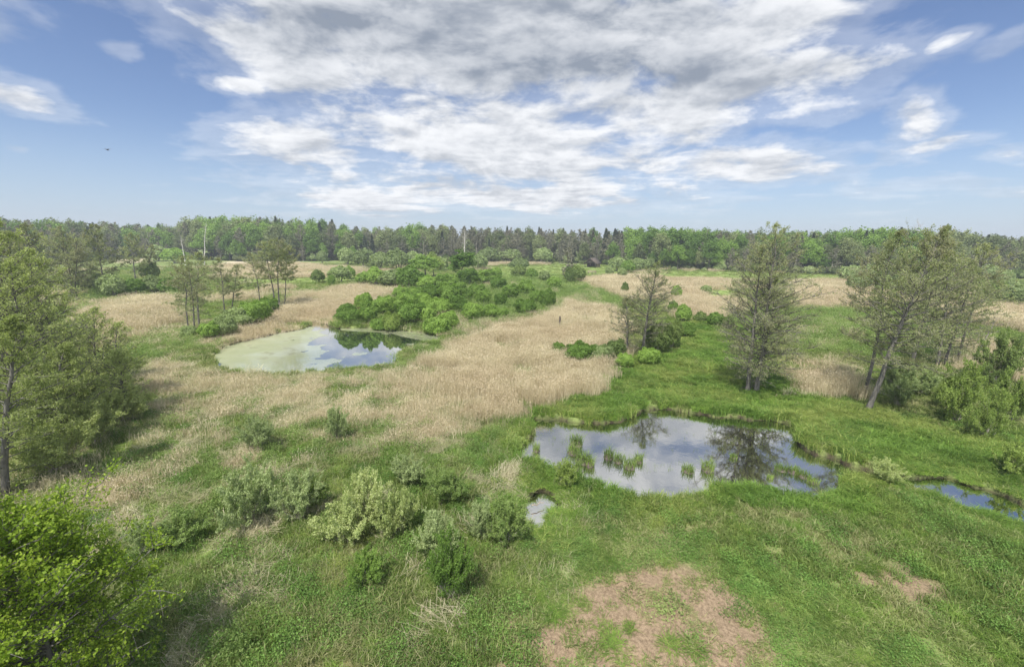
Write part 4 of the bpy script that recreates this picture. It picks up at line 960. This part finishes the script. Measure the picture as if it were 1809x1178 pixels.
# thin emergent stems on the open water
def emergent():
    rng = np.random.default_rng(8); P = []
    for (cx, cy, sx_, sy_, n) in ((1160,822,26,6,26),(980,780,22,8,12),(1190,770,60,10,10),(1470,840,30,8,22),(1030,770,30,6,8),(1300,770,70,14,16),(1130,800,60,12,10),(1440,812,20,6,10)):
        for _ in range(n): P.append(g(cx+rng.normal()*sx_, cy+rng.normal()*sy_, 0))
    P = np.array(P); P = P[poly_sd(P[:, 0], P[:, 1], POND_B) < -.3]; n = len(P)
    parts = []
    for q in P:
        V, Fq = blades(rng, 6, .22, .10, .30, .012, .7, .1); V[:, :2] += q; parts.append((V, Fq))
    V, Fq = cat_(parts); tag(link('water_sedge', fast_mesh('water_sedge', V, Fq), M['dark_bush']), 'sparse thin stems poking out of the dark pond', 'water plants', kind='stuff')
emergent()

# ------------------------------------------------------------------ logs, post, hut, bird
def logobj(a, b, r, label, name='fallen_log'):
    pa = np.array([*g(*a), .35]); pb = np.array([*g(*b), .28]); wd = Wood(); T = np.linspace(0, 1, 8)[:, None]; rng = np.random.default_rng(int(a[0]))
    P = pa+(pb-pa)*T+rng.normal(size=(8, 3))*[.05, .05, .03]; wd.tube(P-pa, r*(1-.4*T[:, 0]), 8)
    m = P[4]-pa; wd.tube(np.stack([m, m+[.3, .2, .5]]), [r*.4, r*.15], 5)
    tag(link(name, wd.mesh(name), M['old_wood'], loc=tuple(pa)), label, 'log')
logobj((1342, 694), (1388, 714), .16, 'pale fallen log lying at the foot of the tall pond alder')
logobj((1486, 724), (1516, 729), .14, 'short fallen stick lying beside the thick leaning alder')
logobj((942, 894), (962, 888), .035, 'thin pale stick lying across the tiny pool')
p = g(988, 580); wd = Wood(); wd.tube(np.array([[0,0,-.3],[.05,0,1.2],[.08,.03,2.7]]), [.22,.19,.14], 8); wd.tube(np.array([[.05,0,1.8],[.4,.1,2.3]]), [.08,.03], 5)
tag(link('tree_stump', wd.mesh('tree_stump'), M['dark_wood'], loc=(p[0], p[1], .1)), 'dark broken stump standing in the central reed bed', 'stump')

def box(V, Fq, c, s, R=None):
    b = len(V); c = np.array(c, float)
    for z in (-.5, .5):
        for x, y in ((-.5, -.5), (.5, -.5), (.5, .5), (-.5, .5)):
            q = np.array([x*s[0], y*s[1], z*s[2]]); q = R @ q if R is not None else q; V.append(c+q)
    for f in ((0,3,2,1),(4,5,6,7),(0,1,5,4),(1,2,6,5),(2,3,7,6),(3,0,4,7)): Fq.append([b+i for i in f])
def hut():
    p = g(1047, 472); root = bpy.data.objects.new('wooden_hut', None); COL.objects.link(root); root.location = (p[0], p[1], .15); root.rotation_euler = (0, 0, -.55); root.scale = (1.25, 1.1, 1.35)
    V, Fq = [], []; w, l, e, rdg = 3.2, 4.6, 2.2, 4.6
    for sgn in (-1, 1):                                  # two sloping roof slabs along y
        L = math.hypot(w+.7, rdg-e+.5); a = math.atan2(rdg-e+.5, w+.7); R = np.array([[math.cos(a), 0, -sgn*-math.sin(a)], [0, 1, 0], [-sgn*math.sin(a), 0, math.cos(a)]])
        box(V, Fq, (sgn*(w+.7)/2, 0, (rdg+e-.5)/2+.1), (L, 2*l+1, .22), R)
    link('roof', fast_mesh('roof', np.array(V), np.array(Fq)), M['dark_wood'], root)
    V, Fq = [], []
    for k in range(12):
        x = -w+.27+k*(2*w/12); hh = e+(rdg-e)*(1-abs(x)/w)-.1; box(V, Fq, (x, -l+.3, (e+hh)/2), (.5, .08, hh-e+.02))
    link('gable_wall', fast_mesh('gable_wall', np.array(V), np.array(Fq)), M['dark_wood'], root)
    V, Fq = [], []; box(V, Fq, (0, l-.3, e/2), (2*w-.6, .14, e)); box(V, Fq, (-w+.4, 1.2, e/2), (.14, 2*l-3.2, e)); box(V, Fq, (w-.4, 1.2, e/2), (.14, 2*l-3.2, e))
    link('wall', fast_mesh('wall', np.array(V), np.array(Fq)), M['old_wood'], root)
    for x in (-w+.2, 0, w-.2):
        V, Fq = [], []; box(V, Fq, (x, -l+.15, e/2), (.22, .2, e)); link('post', fast_mesh('post', np.array(V), np.array(Fq)), M['dark_wood'], root)
    tag(root, 'small dark wooden hut with a steep gabled roof at the forest edge', 'hut')
    p = g(1046, 484); root = bpy.data.objects.new('timber_bench', None); COL.objects.link(root); root.location = (p[0], p[1], .15); root.rotation_euler = (0, 0, .1)
    V, Fq = [], []; box(V, Fq, (0, 0, .95), (5, .9, .14)); link('seat', fast_mesh('seat', np.array(V), np.array(Fq)), M['old_wood'], root)
    V, Fq = [], []; box(V, Fq, (0, .55, 1.5), (5, .1, .5)); link('backrest', fast_mesh('backrest', np.array(V), np.array(Fq)), M['old_wood'], root)
    for x in (-2.2, 0, 2.2):
        V, Fq = [], []; box(V, Fq, (x, 0, .44), (.25, .7, .88)); link('leg', fast_mesh('leg', np.array(V), np.array(Fq)), M['dark_wood'], root)
    tag(root, 'low brown timber bench on the grass before the hut', 'bench')
hut()
def bird():
    d = ray(190, 265); s = 95/d.length; c = Vector((0, 0, CH))+d*s
    V = [(0,-.22,0),(.06,0,.03),(0,.30,0),(-.06,0,.03),(0,0,-.06),(.25,.04,.12),(.62,-.05,.02),(.22,-.12,.09),(-.25,.04,.12),(-.62,-.05,.02),(-.22,-.12,.09),(.08,-.34,0),(-.08,-.34,0)]
    T = [(0,1,4),(1,2,4),(2,3,4),(3,0,4),(0,3,1),(1,3,2),(1,5,7),(5,6,7),(1,7,0),(3,10,8),(8,10,9),(3,0,10),(0,12,11)]
    V = np.array(V)*1.3; tag(link('bird', fast_mesh('bird', V, None, np.array(T)), M['dark_wood'], loc=tuple(c)), 'small dark bird gliding in the blue sky', 'bird')
bird()

def haze():
    V, Fq = [], []; box(V, Fq, (0, 0, 24), (10400, 10400, 52)); o = link('haze', fast_mesh('haze', np.array(V), np.array(Fq)))
    m = bpy.data.materials.new('haze'); m.use_nodes = True; N = NT(m.node_tree); v = N.n('ShaderNodeVolumePrincipled'); v.inputs['Color'].default_value = (.86, .92, 1, 1)
    v.inputs['Density'].default_value = .00033; v.inputs['Anisotropy'].default_value = .2; om = N.n('ShaderNodeOutputMaterial'); N.l(v.outputs[0], om.inputs['Volume']); o.data.materials.append(m)
    tag(o, 'thin pale summer haze lying over the marsh', 'haze', kind='stuff')
haze()
